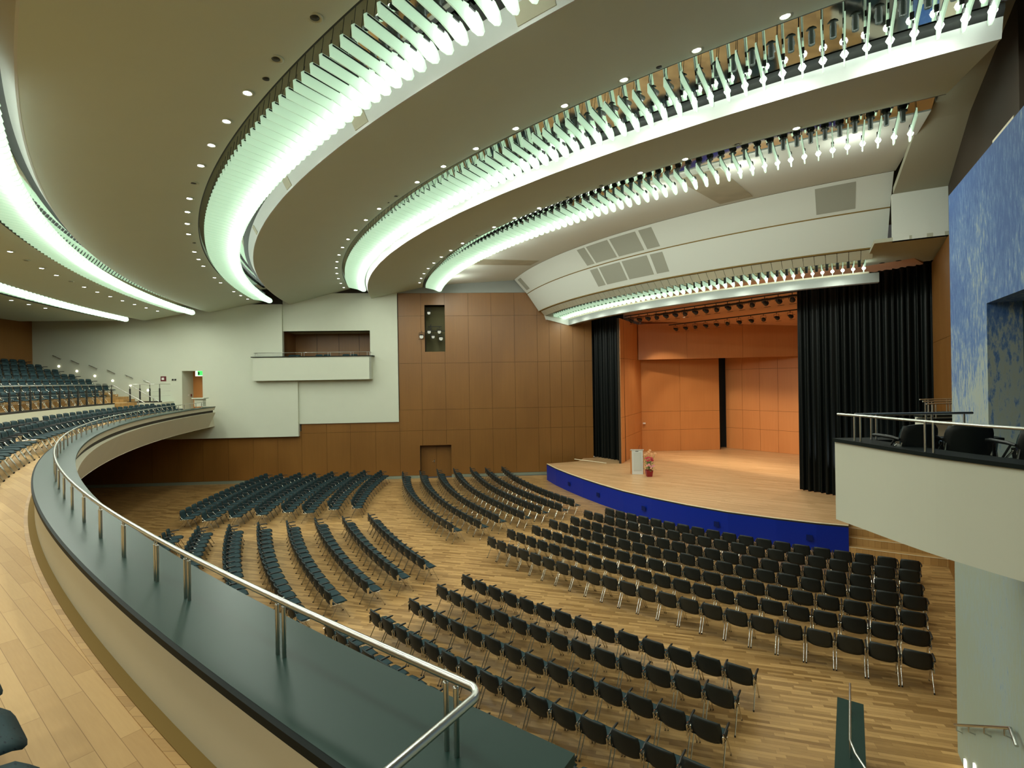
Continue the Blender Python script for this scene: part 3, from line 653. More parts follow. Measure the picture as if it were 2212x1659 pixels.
# lectern
LP = rayp(1377, 1024.5, 1.0)
lrz = math.radians(-8)
lc = empty('lectern', (LP.x, LP.y, 1.0), 'white lectern with wooden sides standing on the stage', 'lectern', None, lrz)
def lp(mb, name, mat, lab=None):
    o = mb.build(name, mat); o.parent = lc
    if lab: o['label'] = lab
lp(MB().box((-.30, -.02, .0), (.30, .04, 1.32)), 'front_board', 'lectern_white')
lp(MB().box((-.22, -.035, .2), (.22, -.02, 1.2)), 'front_panel', 'lectern_panel', 'pale grey inset panel')
lp(MB().box((-.34, -.04, 0), (-.30, .42, 1.28)), 'side_panel', 'wood_orange', 'orange wood side'); lp(MB().box((.30, -.0, 0), (.34, .42, 1.28)), 'side_panel', 'wood_orange')
b = MB(); b.add([(-.34, -.06, 1.32), (.34, -.06, 1.32), (.34, .46, 1.22), (-.34, .46, 1.22), (-.34, -.06, 1.36), (.34, -.06, 1.36), (.34, .46, 1.26), (-.34, .46, 1.26)], [(3, 2, 1, 0), (4, 5, 6, 7), (0, 1, 5, 4), (1, 2, 6, 5), (2, 3, 7, 6), (3, 0, 4, 7)]); lp(b, 'top', 'lectern_white')
b = MB(); b.tube([(.1, .2, 1.3), (.12, .16, 1.5), (.16, .05, 1.58)], .008, 5); lp(b, 'microphone', 'black_matt')
lp(MB().box((-.1, -.027, 1.23), (.06, -.019, 1.26)), 'slot', 'black_matt')
# flowers
FPP = rayp(1402, 1029, 1.0)
fp = empty('flower_pot', (FPP.x, FPP.y, 1.0), 'red square pot of flowers beside the lectern on the stage', 'plant')
b = MB(); s0, s1, hh = .13, .18, .34
b.add([(x*s0, y*s0, 0) for x, y in ((-1, -1), (1, -1), (1, 1), (-1, 1))] + [(x*s1, y*s1, hh) for x, y in ((-1, -1), (1, -1), (1, 1), (-1, 1))] + [(x*.15, y*.15, hh) for x, y in ((-1, -1), (1, -1), (1, 1), (-1, 1))] + [(x*.14, y*.14, hh-.05) for x, y in ((-1, -1), (1, -1), (1, 1), (-1, 1))],
      [(3, 2, 1, 0)] + [(i, (i+1) % 4, 4+(i+1) % 4, 4+i) for i in range(4)] + [(4+i, 4+(i+1) % 4, 8+(i+1) % 4, 8+i) for i in range(4)] + [(8+i, 8+(i+1) % 4, 12+(i+1) % 4, 12+i) for i in range(4)] + [(12, 13, 14, 15)])
o = b.build('pot', 'pot_red'); o.parent = fp
rnd = random.Random(4)
b = MB()
for i in range(130):
    a = rnd.uniform(0, 6.28); r = rnd.uniform(.03, .3)*(1 if rnd.random() < .8 else .6); z = rnd.uniform(.36, .82); l = rnd.uniform(.07, .13)
    d = V((math.cos(a), math.sin(a), rnd.uniform(-.3, .7))).normalized(); t = d.cross(V((0, 0, 1))).normalized()*l*.35; c = V((math.cos(a)*r, math.sin(a)*r, z))
    b.add([c, c+d*l*.5+t, c+d*l, c+d*l*.5-t], [(0, 1, 2, 3)])
o = tag(b.build('foliage', 'leaf_green'), kind='stuff'); o.parent = fp
b = MB()
for i in range(12):
    a = i*.55; r = .06+.02*(i % 3); b.tube([(0, 0, .3), (math.cos(a)*r, math.sin(a)*r, .7), (math.cos(a)*r*3.2, math.sin(a)*r*3.2, 1.0+.05*(i % 4))], .006, 4)
o = b.build('stem', 'leaf_green'); o.parent = fp
def blossoms(pts, rad, mat, lab):
    for p in pts:
        b = MB(); p = V(p)
        for k in range(6):
            a = k*1.047; d = V((math.cos(a), math.sin(a)*.6, .5*math.sin(a)))
            e = d.cross(V((0, -1, .3))).normalized()
            b.add([p, p+d*rad*.6+e*rad*.35, p+d*rad, p+d*rad*.6-e*rad*.35], [(0, 1, 2, 3)])
        b.lathe([(0, -.02), (rad*.3, 0), (0, .02)], p, 6)
        o = b.build('blossom', mat); o.parent = fp; o['label'] = lab
blossoms([(-.16, -.1, .98), (-.1, -.16, .86), (.02, -.16, .9), (.14, -.1, .92), (.1, -.14, 1.0), (-.05, -.12, 1.02), (.17, -.05, .84)], .09, 'petal_red', 'deep red blossom')
blossoms([(-.14, -.2, .62), (0, -.22, .6), (.14, -.18, .56), (.22, -.15, .6), (.06, -.22, .52), (-.06, -.22, .67)], .075, 'petal_pink', 'pale pink blossom')
blossoms([(-.2, 0, 1.15), (.0, 0, 1.3), (.14, 0, 1.2), (.26, .0, 1.14), (.34, 0, 1.22), (.2, 0, 1.06), (-.1, 0, 1.22), (.08, .05, 1.38)], .085, 'petal_peach', 'peach blossom on a tall stem')
# floor lamp at the left curtain, plank
SP = rayp(1281, 980.5, 1.0)
sp = empty('floor_spotlight', (SP.x, SP.y, 1.0), 'small floor spotlight shining on the left stage curtain', 'spotlight')
b = MB(); b.lathe([(0, 0), (.12, 0), (.12, .03), (.03, .05), (.02, .16), (0, .16)], (0, 0, 0), 10); b.tube([(-.06, -.1, .26), (.02, .02, .30)], [.11, .09], 10); o = b.build('housing', 'steel'); o.parent = sp
b = MB(); b.tube([(-.055, -.095, .262), (-.07, -.11, .255)], .13, 10); o = b.build('lens', 'lamp_glow'); o.parent = sp
w = MB(); w.tube([(3.9, 31.9, 1.1), (4.9, 31.2, 1.06), (5.7, 30.6, 1.03)], .03, 6); tag(w.build('cable_duct', 'stage_edge'), 'pale cable strip lying at the left stage corner', 'cable')

# ------------------------------------------------------------------ ceiling
A0, A1 = -171.6, -119.4
def slab(name, Ro, zo, Ri, zi, label, a1=A1, lip=.3):
    w = MB(); w.ring([(Ro, zo), (Ri, zi), (Ri, zi+.22), (Ro-.1, zo+lip+.1)], A0, a1, 110)
    c = struct(w.build(name, 'plaster_ceiling'), label, 'ceiling')
    if lip:
        w = MB(); ov = .1 if Ro < 34 else .17; w.ring([(Ro+.012, zo-.002), (Ro+ov, zo+lip), (Ro-.1, zo+lip), (Ro-.02, zo+.002)], A0, a1, 110); w.build('lip', 'lip_white', c)['label'] = 'bright white edge of the ceiling ring'
        w = MB(); w.ring([(Ro+ov, zo+lip), (Ro+ov*1.9, zo+lip+.07), (Ro+ov*1.9, zo+lip+.16), (Ro-.05, zo+lip+.16), (Ro-.05, zo+lip)], A0, a1, 110); w.build('black_strip', 'black_matt', c)
    w = MB(); w.ring([(Ri+.09, zi-.004), (Ri+.09, zi+.02), (Ri-.01, zi+.03), (Ri-.01, zi-.004)], A0, a1, 110); w.build('edge_trim', 'black_matt', c)
    return c
slab('ceiling_rear', 54.5, 10.15, 48.5, 10.2, 'rearmost ring of the stepped ceiling', lip=0)
slab('ceiling_ring', 47.2, 10.2, 44.85, 10.65, 'narrow ceiling ring between the two rear light bands')
cAB = slab('ceiling_ring', 43.55, 10.7, 40.41, 11.35, 'broad ceiling ring over the balcony edge')
cBC = slab('ceiling_ring', 38.74, 11.2, 35.01, 12.2, 'ceiling ring over the middle of the hall')
cCD = slab('ceiling_ring', 33.71, 11.56, 30.46, 12.27, 'ceiling ring nearest the stage')
for ci, (Ro, zo, ang, da) in enumerate(((38.79, 11.24, -128.2, .95), (38.79, 11.24, -134.6, .72), (38.79, 11.24, -140.6, .6), (38.79, 11.24, -147.6, .5))):
    w = MB(); w.ring([(Ro, zo), (Ro+.115, zo+.22), (Ro+.09, zo+.22), (Ro-.02, zo)], ang-da/2, ang+da/2, 3); o = w.build('vent', 'vent_beige', cBC); o['label'] = 'beige vent in the white edge'
w = MB(); w.ring([(57, 13.3), (15, 13.3), (15, 13.5), (57, 13.5)], -176, -100, 40); struct(w.build('ceiling_upper', 'slot_brown'), 'dark upper ceiling above the light slots', 'ceiling')
w = MB()
w.ring([(46, 12.6), (28.4, 12.6), (28.4, 12.75), (46, 12.75)], -119.35, -100, 14); w.ring([(29.4, 12.75), (24.5, 12.0), (24.5, 12.2), (29.4, 12.9)], -119.62, -104, 14)
struct(w.build('ceiling_right', 'plaster_side'), 'olive side ceiling to the right of the ceiling rings', 'ceiling')
w = MB(); w.ring([(24.5, 10.5), (24.5, 12.0), (24.3, 12.0), (24.3, 10.5)], -119.68, -106, 14); struct(w.build('wall_bulkhead_right', 'plaster_canopy'), 'pale bulkhead right of the stage canopy', 'wall')
w = MB(); w.ring([(24.5, 10.5), (17.2, 10.5), (17.2, 10.62), (24.5, 10.62)], -120.8, -106, 14); struct(w.build('ceiling_soffit_right', 'plaster_side'), 'olive soffit above the right stage curtain', 'ceiling')
for i, px in enumerate((1905, 1941)):
    q = rayp(px, 568 - i*5, 10.5); w = MB(); w.lathe([(0, -.005), (.09, -.005), (.09, .01), (0, .01)], q, 12); tag(w.build('downlight', 'black_matt'), ('left', 'right')[i] + ' unlit downlight in the soffit over the right curtain', 'light')
# pale cone and canopy in front of the stage
w = MB(); w.ring([(29.4, 12.42), (24.67, 12.69), (24.67, 12.85), (29.4, 12.6)], A0, -119.5, 60); struct(w.build('ceiling_cone', 'plaster_canopy'), 'pale sloping ceiling between last light band and canopy', 'ceiling')
for i, a in enumerate((-158.5, -131.5)):
    w = MB(); w.ring([(28.9, 12.435), (25.0, 12.655), (25.0, 12.67), (28.9, 12.45)], a, a+2.6, 3); struct(w.build('trim_%d' % (3+i), 'vent_beige'), ('left', 'right')[i] + ' brownish slot in the pale sloping ceiling', 'trim')
w = MB()
for (Ra, za), (Rb, zb) in (((24.67, 12.68), (23.85, 11.795)), ((23.83, 11.765), (23.08, 10.68))):
    w.ring([(Ra, za), (Rb, zb), (Rb-.3, zb), (Ra-.3, za)], -168.2, -119.6, 70)
w.ring([(24.3, 12.68), (22.8, 10.69), (22.3, 10.69), (22.3, 12.68)], -168.15, -119.65, 30)
cano = struct(w.build('stage_canopy', 'plaster_canopy'), 'large pale curved canopy above the stage opening', 'canopy')
w = MB(); w.ring([(23.845, 11.755), (23.845, 11.805), (23.6, 11.805), (23.6, 11.755)], -168.2, -119.6, 70); w.build('seam', 'kick_brown', cano)
w = MB(); w.ring([(23.07, 10.63), (23.07, 10.69), (22.8, 10.69), (22.8, 10.63)], -168.2, -119.6, 70); w.build('edge_trim', 'kick_brown', cano)
w = MB(); w.ring([(22.6, 10.1), (22.8, 10.68), (20.8, 10.68), (20.8, 9.74), (21.15, 9.74)], -168.4, -167.6, 2); w.build('end_cheek', 'plaster_canopy', cano)
def grille(f0, f1, a0, a1, up):
    (Ra, za), (Rb, zb) = (((24.67, 12.68), (23.85, 11.795)) if up else ((23.83, 11.765), (23.08, 10.68)))
    P = lambda f: (Ra+(Rb-Ra)*f+.006, za+(zb-za)*f-.004)
    w = MB(); w.ring([P(f0), P(f1), (P(f1)[0]-.02, P(f1)[1]+.01), (P(f0)[0]-.02, P(f0)[1]+.01)], a0, a1, 4); w.build('grille', 'grille_grey', cano)['label'] = 'grey speaker grille in the canopy'
for up in (True, False):
    for a0, da in ((-149.1, 1.3), (-147.5, 3.3), (-143.9, 3.4), (-140.1, 1.5)): grille(.1 if up else .08, .9 if up else .8, a0, a0+da, up)
grille(.12, .85, -167, -165.4, True); grille(.1, .9, -124.6, -121.9, True)
w = MB(); w.ring([(21.12, 9.74), (21.12, 10.1), (20.8, 10.1), (20.8, 9.74)], -168.2, -119.6, 70); struct(w.build('trim_5', 'plaster_grey'), 'grey soffit strip over the front edge of the stage', 'trim')

# ------------------------------------------------------------------ curved light bands
def fin_mesh(L, nm):
    top = [(0, .08), (.03*L, .12), (.2*L, .125), (.5*L, .11), (.62*L, .115), (.74*L, .15), (.86*L, .15), (.95*L, .09), (L, -.02)]
    bot = [(.975*L, -.10), (.90*L, -.155), (.80*L, -.165), (.68*L, -.13), (.5*L, -.095), (.2*L, -.09), (.03*L, -.085)]
    out = top + bot; n = len(out); t = .011
    b = MB()
    b.add([(x, -t, z) for x, z in out] + [(x, t, z) for x, z in out], [tuple(range(n)), tuple(range(2*n-1, n-1, -1))] + [(i, n+i, n+(i+1) % n, (i+1) % n) for i in range(n)])
    b.box((.04*L, -.016, .085), (.60*L, .016, .112), 1); b.box((.70*L, -.03, .10), (.80*L, .03, .165), 1)
    b.tube([(.03*L, 0, .09), (.03*L, 0, .42)], .005, 4, 1); b.tube([(.14*L, 0, .09), (.14*L, 0, .42)], .005, 4, 1)
    return b.mesh(nm, ['fin_glass', 'black_matt'])
b = MB(); b.lathe([(0, -.062), (.038, -.05), (.062, 0), (.038, .05), (0, .062)], (0, 0, 0), 8); BULB = b.mesh('fin_bulb', 'lamp_glow')
b = MB(); b.lathe([(0, -.30), (.052, -.30), (.052, -.06), (.095, -.06), (.095, -.035), (.05, -.035), (.05, 0), (0, 0)], (0, 0, 0), 10); CAN = b.mesh('can_body', 'can_black')
b = MB(); b.lathe([(0, -.004), (.042, -.004)], (0, 0, -.3), 10); CANLENS = b.mesh('can_lens', 'lamp_glow')
bands = [  # name words, edge R, edge z, fin R outer, R tip, z outer, z tip, first angle, step, count, mirror inner R
    ('rearmost curved light band at the far left', 48.5, 10.2, 48.4, 47.35, 10.28, 10.12, -153.0, .37, 47, 46.6),
    ('curved light band over the balcony at the upper left', 44.85, 10.65, 44.75, 43.72, 10.62, 10.5, -136.5, .40, 84, 42.8),
    ('widest curved light band sweeping from top centre to the left wall', 40.41, 11.35, 40.28, 39.18, 11.25, 11.1, -127.3, .445, 93, 37.6),
    ('curved light band with mirrored slot over the middle of the hall', 35.01, 12.2, 34.9, 33.85, 12.02, 11.82, -119.72, .535, 91, 32.3),
    ('curved light band beside the pale canopy ceiling', 30.46, 12.27, 30.35, 29.32, 12.08, 11.9, -120.3, .60, 80, 28.2),
    ('shorter curved light band under the stage canopy', 23.08, 10.67, 22.2, 21.22, 10.36, 10.25, -120.95, .89, 53, 20.9)]
LIGHTS = []
for bi, (lab, RE, ZE, R0, R1, z0, z1, a0, st_, n, RM) in enumerate(bands):
    root = empty('light_band', pp((R0+R1)/2, a0 - st_*n/2, z0), lab + ' with glass fins', 'light')
    aL, aR = a0+.5, max(a0 - st_*(n-1) - .6, A0)
    zc = ZE + .34; RM, ZM = [(47.3, 10.36), (43.85, 11.2), (39.05, 11.72), (33.88, 12.05), (29.45, 12.44), (0, 0)][bi]
    if bi < 5:
        w = MB(); w.ring([(RE+.3, zc), (RE-.55, zc), (RE-.55, zc+.05), (RE+.3, zc+.05)], aR, max(aL, -119.5), 90); loc_parent(w.build('slot_panel', 'slot_brown'), root)
        w = MB(); w.ring([(RE-.55, zc), (RM, ZM), (RM, ZM+.05), (RE-.55, zc+.05)], aR, max(aL, -119.5), 90); loc_parent(w.build('mirror', 'mirror'), root)
    else:
        w = MB()
        for k in range(n): w.ring([(22.72, 10.34), (22.99, 10.62), (22.95, 10.64), (22.68, 10.36)], a0-st_*k-st_*.95+.4, a0-st_*k+.4, 2)
        loc_parent(w.build('mirror', 'soft_metal'), root)
        w = MB(); w.ring([(22.75, 10.56), (20.95, 10.52), (20.95, 10.6), (22.75, 10.6)], aR, aL, 60); loc_parent(w.build('slot_panel', 'slot_brown'), root)
        w = MB(); w.ring([(21.13, 10.1), (21.13, 10.17), (20.9, 10.17), (20.9, 10.1)], aR, aL, 60); loc_parent(w.build('lip', 'plaster_beige'), root)
    L = math.hypot(R0-R1, z0-z1); fm = fin_mesh(L, 'fin_%d' % bi); tilt = math.atan2(z0-z1, R0-R1)
    rm = root_matrix(root)
    for k in range(n):
        a = a0 - st_*k
        m = Matrix.Translation(pp(R0, a, z0)) @ Matrix.Rotation(R2(a+180), 4, 'Z') @ Matrix.Rotation(tilt, 4, 'Y')
        f = inst(fm, 'glass_fin', root); f.matrix_parent_inverse = rm.inverted(); f.matrix_basis = m
        inst(BULB, 'bulb', f, Matrix.Translation((.79*L, 0, -.01)))
        if bi >= 2 and k % 1 == 0 and k < n-1:
            zz = zc-.12 if bi < 5 else 10.54
            Rc = RE-.8 if bi < 5 else 21.9
            c = inst(CAN, 'can_spotlight', root); c.matrix_parent_inverse = rm.inverted(); c.matrix_basis = Matrix.Translation(pp(Rc, a-st_*.5, zz))
    ln = 14 if bi < 5 else 10
    if bi == 0: ln = 6
    for k in range(ln):
        a = a0 - st_*(n-1)*(k+.5)/ln
        LIGHTS.append((bi, pp((R0+R1)/2, a, min(z0, z1)-.26)))
# recessed downlights
b = MB(); b.lathe([(.12, 0), (.12, -.012), (.085, -.016), (.07, .0), (.07, .02), (.12, .02)], (0, 0, 0), 14); DR = b.mesh('downlight_ring', 'plaster_ceiling')
b = MB(); b.lathe([(0, -.006), (.06, -.006), (.06, .01), (0, .01)], (0, 0, 0), 12); DLN = b.mesh('downlight_lens', 'downlight_glow'); DLO = b.mesh('downlight_off', 'can_black')
def zslab(R, Ro, zo, Ri, zi): return zo + (zi-zo)*(Ro-R)/(Ro-Ri)
dl = []
dsets = [('rearmost ceiling ring', 49.1, 10.19, [-158+ -1.45*i for i in range(6)], ()),
         ('narrow ring between the rear light bands', 45.5, zslab(45.5, 47.2, 10.2, 44.85, 10.65), [-149.9-1.6*i for i in range(13)], (2, 5)),
         ('broad ceiling ring at upper left', 40.72, zslab(40.72, 43.55, 10.7, 40.41, 11.35), [-131.57-1.79*i for i in range(22)], (0, 1, 6)),
         ('middle ceiling ring', 35.3, zslab(35.3, 38.74, 11.2, 35.01, 12.2), [-124.25-2.27*i for i in range(21)], (8,)),
         ('ceiling ring nearest the stage', 30.72, zslab(30.72, 33.71, 11.56, 30.46, 12.27), [-124.64-2.48*i for i in range(18)], (1, 4, 5, 9))]
for lab, R, z, angs, off in dsets:
    for i, a in enumerate(angs):
        if lab.startswith('broad') and i in (11, 15, 18): continue
        r = empty('downlight', pp(R, a, z), ('unlit' if i in off else 'lit') + ' round downlight, %s from the right on the %s' % (ORD[i], lab), 'light', 'downlights in the ' + lab)
        inst(DR, 'trim_ring', r); inst(DLO if i in off else DLN, 'lens', r, Matrix.Translation((0, 0, -.006)))
for i, (R, a, z) in enumerate(((40.62, -134.3, 11.3), (40.62, -151.2, 11.3), (35.2, -127.7, 12.14), (35.25, -143.6, 12.14))):
    w = MB(); w.lathe([(0, -.006), (.055, -.006), (.055, .01), (0, .01)], pp(R, a, z), 10); tag(w.build('ceiling_port', 'black_matt'), 'small black round port between downlights, %s from top left' % ORD[i], 'port')

# ------------------------------------------------------------------ chairs (front towards local +Y)
def grid_shell(nx, ny, fn, th, mb, mi=0):
    top = [fn(i/nx*2-1, j/ny*2-1) for j in range(ny+1) for i in range(nx+1)]
    m = nx+1; fs = []
    def nrm(i, j):
        e = 1e-2; u, v = i/nx*2-1, j/ny*2-1
        a = V(fn(min(u+e, 1), v)) - V(fn(max(u-e, -1), v)); c = V(fn(u, min(v+e, 1))) - V(fn(u, max(v-e, -1)))
        x = a.cross(c); return x.normalized() if x.length > 1e-9 else V((0, 0, 1))
    bot = [V(top[j*m+i]) - nrm(i, j)*th for j in range(ny+1) for i in range(nx+1)]
    k = len(top)
    for j in range(ny):
        for i in range(nx):
            q = (j*m+i, j*m+i+1, (j+1)*m+i+1, (j+1)*m+i); fs.append(q); fs.append(tuple(k+x for x in reversed(q)))
    rim = [i for i in range(m)] + [j*m+nx for j in range(1, ny+1)] + [ny*m+i for i in range(nx-1, -1, -1)] + [j*m for j in range(ny-1, 0, -1)]
    for a, c in zip(rim, rim[1:]+rim[:1]): fs.append((a, k+a, k+c, c))
    mb.add([V(p) for p in top] + bot, fs, mi, True)
def sq(u, v, p=.55):           # square to rounded square
    k = max(abs(u), abs(v)); e = 5.0 if p < .7 else 4.2
    n = (abs(u)**e + abs(v)**e)**(1/e)
    f = k/n if n > 1e-9 else 1
    return u*f, v*f
def seat_fn(u, v):
    a, b = sq(u, v); x, y = a*.245, .01+b*.235
    z = .455 - .012*(1-u*u)*(1-v*v) - (.03*max(0, v-.55)**2/.2) + .02*u*u - .02*(max(abs(u), abs(v)) > .99)
    return (x, y, z)
def back_fn(u, v):
    a, b = sq(u, v, .8); x = a*.235; h = .60+b*.195
    y = -.235 - .16*(h-.44) + .045*u*u + .03*(v < -.8)
    return (x, y, h)
def back_front(u, v):
    x, y, h = back_fn(u*.97, v*.97); return (x, y+.022, h)
def chair_parts(hi):
    nx = 8 if hi else 5
    P = []
    b = MB(); grid_shell(nx, nx, seat_fn, .045, b); P.append(('seat', b, ['teal_fabric']))
    b = MB(); grid_shell(nx, nx, lambda u, v: back_fn(-u, v), .016, b, 0); grid_shell(nx, nx, lambda u, v: back_front(u, v), -.012, b, 1); P.append(('backrest', b, ['back_shell', 'teal_fabric']))
    b = MB(); sg = 6 if hi else 4
    for s in (-1, 1):
        b.tube([(s*.235, .13, .425), (s*.25, -.19, .425), (s*.255, -.235, .45), (s*.25, -.265, .60)], .011, sg)
        b.frame(V((s*.252, -.235, .50)), V((1, 0, 0)), V((0, 1, -.15)), V((0, .15, 1)), (-.008, -.02, -.09), (.008, .03, .11))
        b.tube([(s*.255, -.21, .58), (s*.268, -.12, .47), (s*.262, -.02, .42)], .009, sg)
    b.tube([(-.235, .05, .42), (.235, .05, .42)], .011, sg); b.tube([(-.24, -.15, .42), (.24, -.15, .42)], .011, sg)
    P.append(('seat_frame', b, ['chrome']))
    b = MB(); s = -1
    b.tube([(-.27, -.25, .635), (-.275, -.16, .65), (-.275, .02, .655), (-.275, .07, .65)], [.014, .02, .021, .014], 6); b.tube([(-.268, -.2, .64), (-.262, -.06, .43)], .01, sg)
    P.append(('armrest', b, ['arm_black']))
    for s in (-1, 1):
        for fr in (1, -1):
            b = MB()
            b.tube([(s*.245, .0 + .04*fr, .42), (s*.25, .24*fr - (.03 if fr < 0 else -.01), .012)], .0115, sg); b.tube([(s*.25, .24*fr - (.03 if fr < 0 else -.01), .03), (s*.25, .245*fr - (.03 if fr < 0 else -.01), 0)], .015, 5, 1)
            P.append(('leg', b, ['chrome', 'arm_black']))
    return P
HI = [(n, b.mesh('chair_'+n, m)) for n, b, m in chair_parts(True)]
armR = MB(); armR.tube([(.27, -.25, .635), (.275, -.16, .65), (.275, .02, .655), (.275, .07, .65)], [.014, .02, .021, .014], 6); armR.tube([(.268, -.2, .64), (.262, -.06, .43)], .01, 5)
ARMR = armR.mesh('chair_arm_right', 'arm_black')
chairs = []                     # (position, rz, label, group, right arm, visible extent rank)
def face(p, q): return math.atan2(q.y-p.y, q.x-p.x) - math.pi/2
def polar_row(R0, a0, R1, a1, n, z, lab, group, right_end=False, tangent=False, back=.26):
    pts = [pp(R0+(R1-R0)*i/max(1, n-1) - back, a0+(a1-a0)*i/max(1, n-1), z) for i in range(n)]
    for i, p in enumerate(pts):
        if tangent:
            d = pts[min(i+1, n-1)] - pts[max(i-1, 0)]; nn = V((-d.y, d.x, 0))
            if nn.dot(V((CX-p.x, CY-p.y, 0))) < 0: nn = -nn
            rz = math.atan2(nn.y, nn.x) - math.pi/2
        else: rz = face(p, V((CX, CY, 0)))
        chairs.append((p, rz, lab(i), group, right_end and i == n-1))
rn = [22, 22, 21, 21, 20, 20, 19]; rF = [-141.76, -142.2, -141.75, -142.06, -141.56, -142.15, -141.4]; rL = [-121.0, -120.77, -120.6, -120.24, -120.1, -119.86, -119.5]
rR = [32.1, 31.05, 30.05, 29.03, 28.09, 27.03, 26.1]
tn = [22, 21, 21, 21, 20, 19, 18]; tF = [-167.14, -167.14, -167.54, -167.55, -167.56, -166.69, -167.0]; tL = [-146.35, -145.9, -146.3, -145.87, -146.34, -145.9, -146.6]
tR0 = [31.9, 30.87, 29.82, 28.79, 27.75, 26.85, 25.78]; tR1 = [32.35, 31.27, 30.28, 29.17, 28.09, 27.13, 26.13]
NR = ['seventh', 'sixth', 'fifth', 'fourth', 'third', 'second', 'front']
for i in range(7):
    polar_row(rR[i], rF[i], rR[i]-.12, rL[i], rn[i], 0, lambda k, i=i: 'dark padded chair, %s from left in the %s row of front right block' % (ORD[k], NR[i]), 'chairs of the front right block', True)
    polar_row(tR0[i], tF[i], tR1[i], tL[i], tn[i], 0, lambda k, i=i: 'dark padded chair, %s from far end in the %s row of front left block' % (ORD[k], NR[i]), 'chairs of the front left block')
bF = [-137.95, -137.83, -137.47, -137.68, -137.9]; bR = [34.6, 35.5, 36.5, 37.5, 38.55]; bn = [14, 14, 14, 15, 14]; bL = [-125.98, -126.2, -126.14, -125.9, -127.0]
for i in range(5):
    polar_row(bR[i]+.1, bF[i], bR[i]-.25, bL[i], bn[i], 0, lambda k, i=i: 'black backed chair, %s from the left in the %s row of the nearest block' % (ORD[k], ['front', 'second', 'third', 'fourth', 'fifth'][i]), 'chairs of the nearest block', i < 3)
mF = [-151.45, -151.68, -152.18, -152.44, -152.9, -153.33, -153.8, -154.0]; mR0 = [34.64, 35.65, 36.68, 37.71, 38.73, 39.74, 40.81, 41.8]
mL = [-141.62, -141.24, -140.79, -140.72, -140.14, -142.5, -147.5, -151.4]; mn = [13, 14, 15, 16, 17, 16, 10, 5]
for i in range(8):
    polar_row(mR0[i], mF[i], mR0[i]+.28, mL[i], mn[i], 0, lambda k, i=i: 'teal seated chair, %s from the far end in the %s row of the centre block' % (ORD[k], ['front', 'second', 'third', 'fourth', 'fifth', 'sixth', 'seventh', 'rear'][i]), 'chairs of the centre block')
lF = [(33.26, -168.47), (34.27, -169.1), (35.25, -168.75), (36.2, -169.3), (37.19, -169), (38.12, -169.5), (39.17, -169.5), (40.08, -169.85)]
lL = [(34.91, -156.15), (35.92, -156.6), (37.0, -156.42), (37.86, -157.3), (38.92, -157.33), (39.96, -157.44), (40.96, -157.3), (41.88, -158.22)]; ln_ = [15, 15, 16, 16, 16, 17, 17, 17]
for i in range(8):
    polar_row(*lF[i], *lL[i], ln_[i], 0, lambda k, i=i: 'teal chair, %s from the wall in the %s row of the far left block' % (ORD[k], ORD[i]), 'chairs of the far left block', tangent=True)
for nm, R, segs in (('front', 44.55, ((-126.28, -127.72, 3), (-138.8, -146.2, 11), (-147.7, -157.5, 15), (-158.2, -168.3, 15))), ('second', 45.55, ((-140.2, -146.3, 9), (-147.4, -153.9, 10), (-155.0, -161, 9), (-161.7, -168.2, 10)))):
    for si, (u, v, n) in enumerate(segs):
        polar_row(R, u, R, v, n, ZF, lambda k, si=si, nm=nm: 'teal balcony chair, %s in the %s group of the %s row' % (ORD[k], ORD[si], nm), 'balcony chairs of the %s row' % nm)
for k6 in range(7):
    R = 47.95 + .93*k6
    aE = -167.6 if k6 == 0 else -170.55 - .12*k6; n = int((-154-aE)*.01745*R/.56)
    polar_row(R+.1, -154, R+.1, aE, n, 5.3+.3*k6, lambda k, k6=k6: 'upper tier chair', 'upper tier chairs')
boxch = [(4.52, 5.02, 5.45), (4.86, 4.86, 5.1), (5.1, 4.25, 4.7)]
for i, (x, y, r_) in enumerate(((4.40, 5.70, 10), (4.90, 5.58, -6), (5.14, 5.06, -4))):
    p = V((x, y, 4.94)); chairs.append((p, R2(r_), 'black chair in the near right box, %s from the left' % ORD[i], 'chairs in the near right box', False))
for i, X in enumerate((-14.1, -13.8, -12.4, -11.9, -10.7, -10.2)):
    p = wl(X, 7.28, -.35); chairs.append((p, R2(180+3.9), 'chair in the far box', 'far box chairs', False))
chairs_d = sorted(chairs, key=lambda c: (c[0].x**2+c[0].y**2+(c[0].z-CAMH)**2) if 'far box' not in c[2] and 'upper tier' not in c[2] else 1e9)
near, rest = chairs_d[:300], chairs_d[300:]
for p, rz, lab, grp, ra in near:
    r = empty('auditorium_chair', p, lab, 'chair', grp, rz)
    for nm, me in HI: inst(me, nm, r)
    if ra: inst(ARMR, 'armrest', r)
lo = MB(); lomats = ['teal_fabric', 'back_shell', 'chrome', 'arm_black']; LOV = []
for nm, b, ms in chair_parts(False):
    o = len(lo.v); lo.v += b.v
    for f, mi, sm in zip(b.f, b.mi, b.sm): lo.f.append([x+o for x in f]); lo.mi.append(lomats.index(ms[mi])); lo.sm.append(sm)
big = MB()
for p, rz, lab, grp, ra in rest:
    m = Matrix.Translation(p) @ Matrix.Rotation(rz, 4, 'Z'); o = len(big.v)
    big.v += [m @ v for v in lo.v]; big.f += [[x+o for x in f] for f in lo.f]; big.mi += lo.mi; big.sm += lo.sm
tag(big.build('auditorium_chair', lomats), 'distant rows of dark teal chairs on the hall floor and upper tier', 'chair', 'far chair rows', 'stuff')

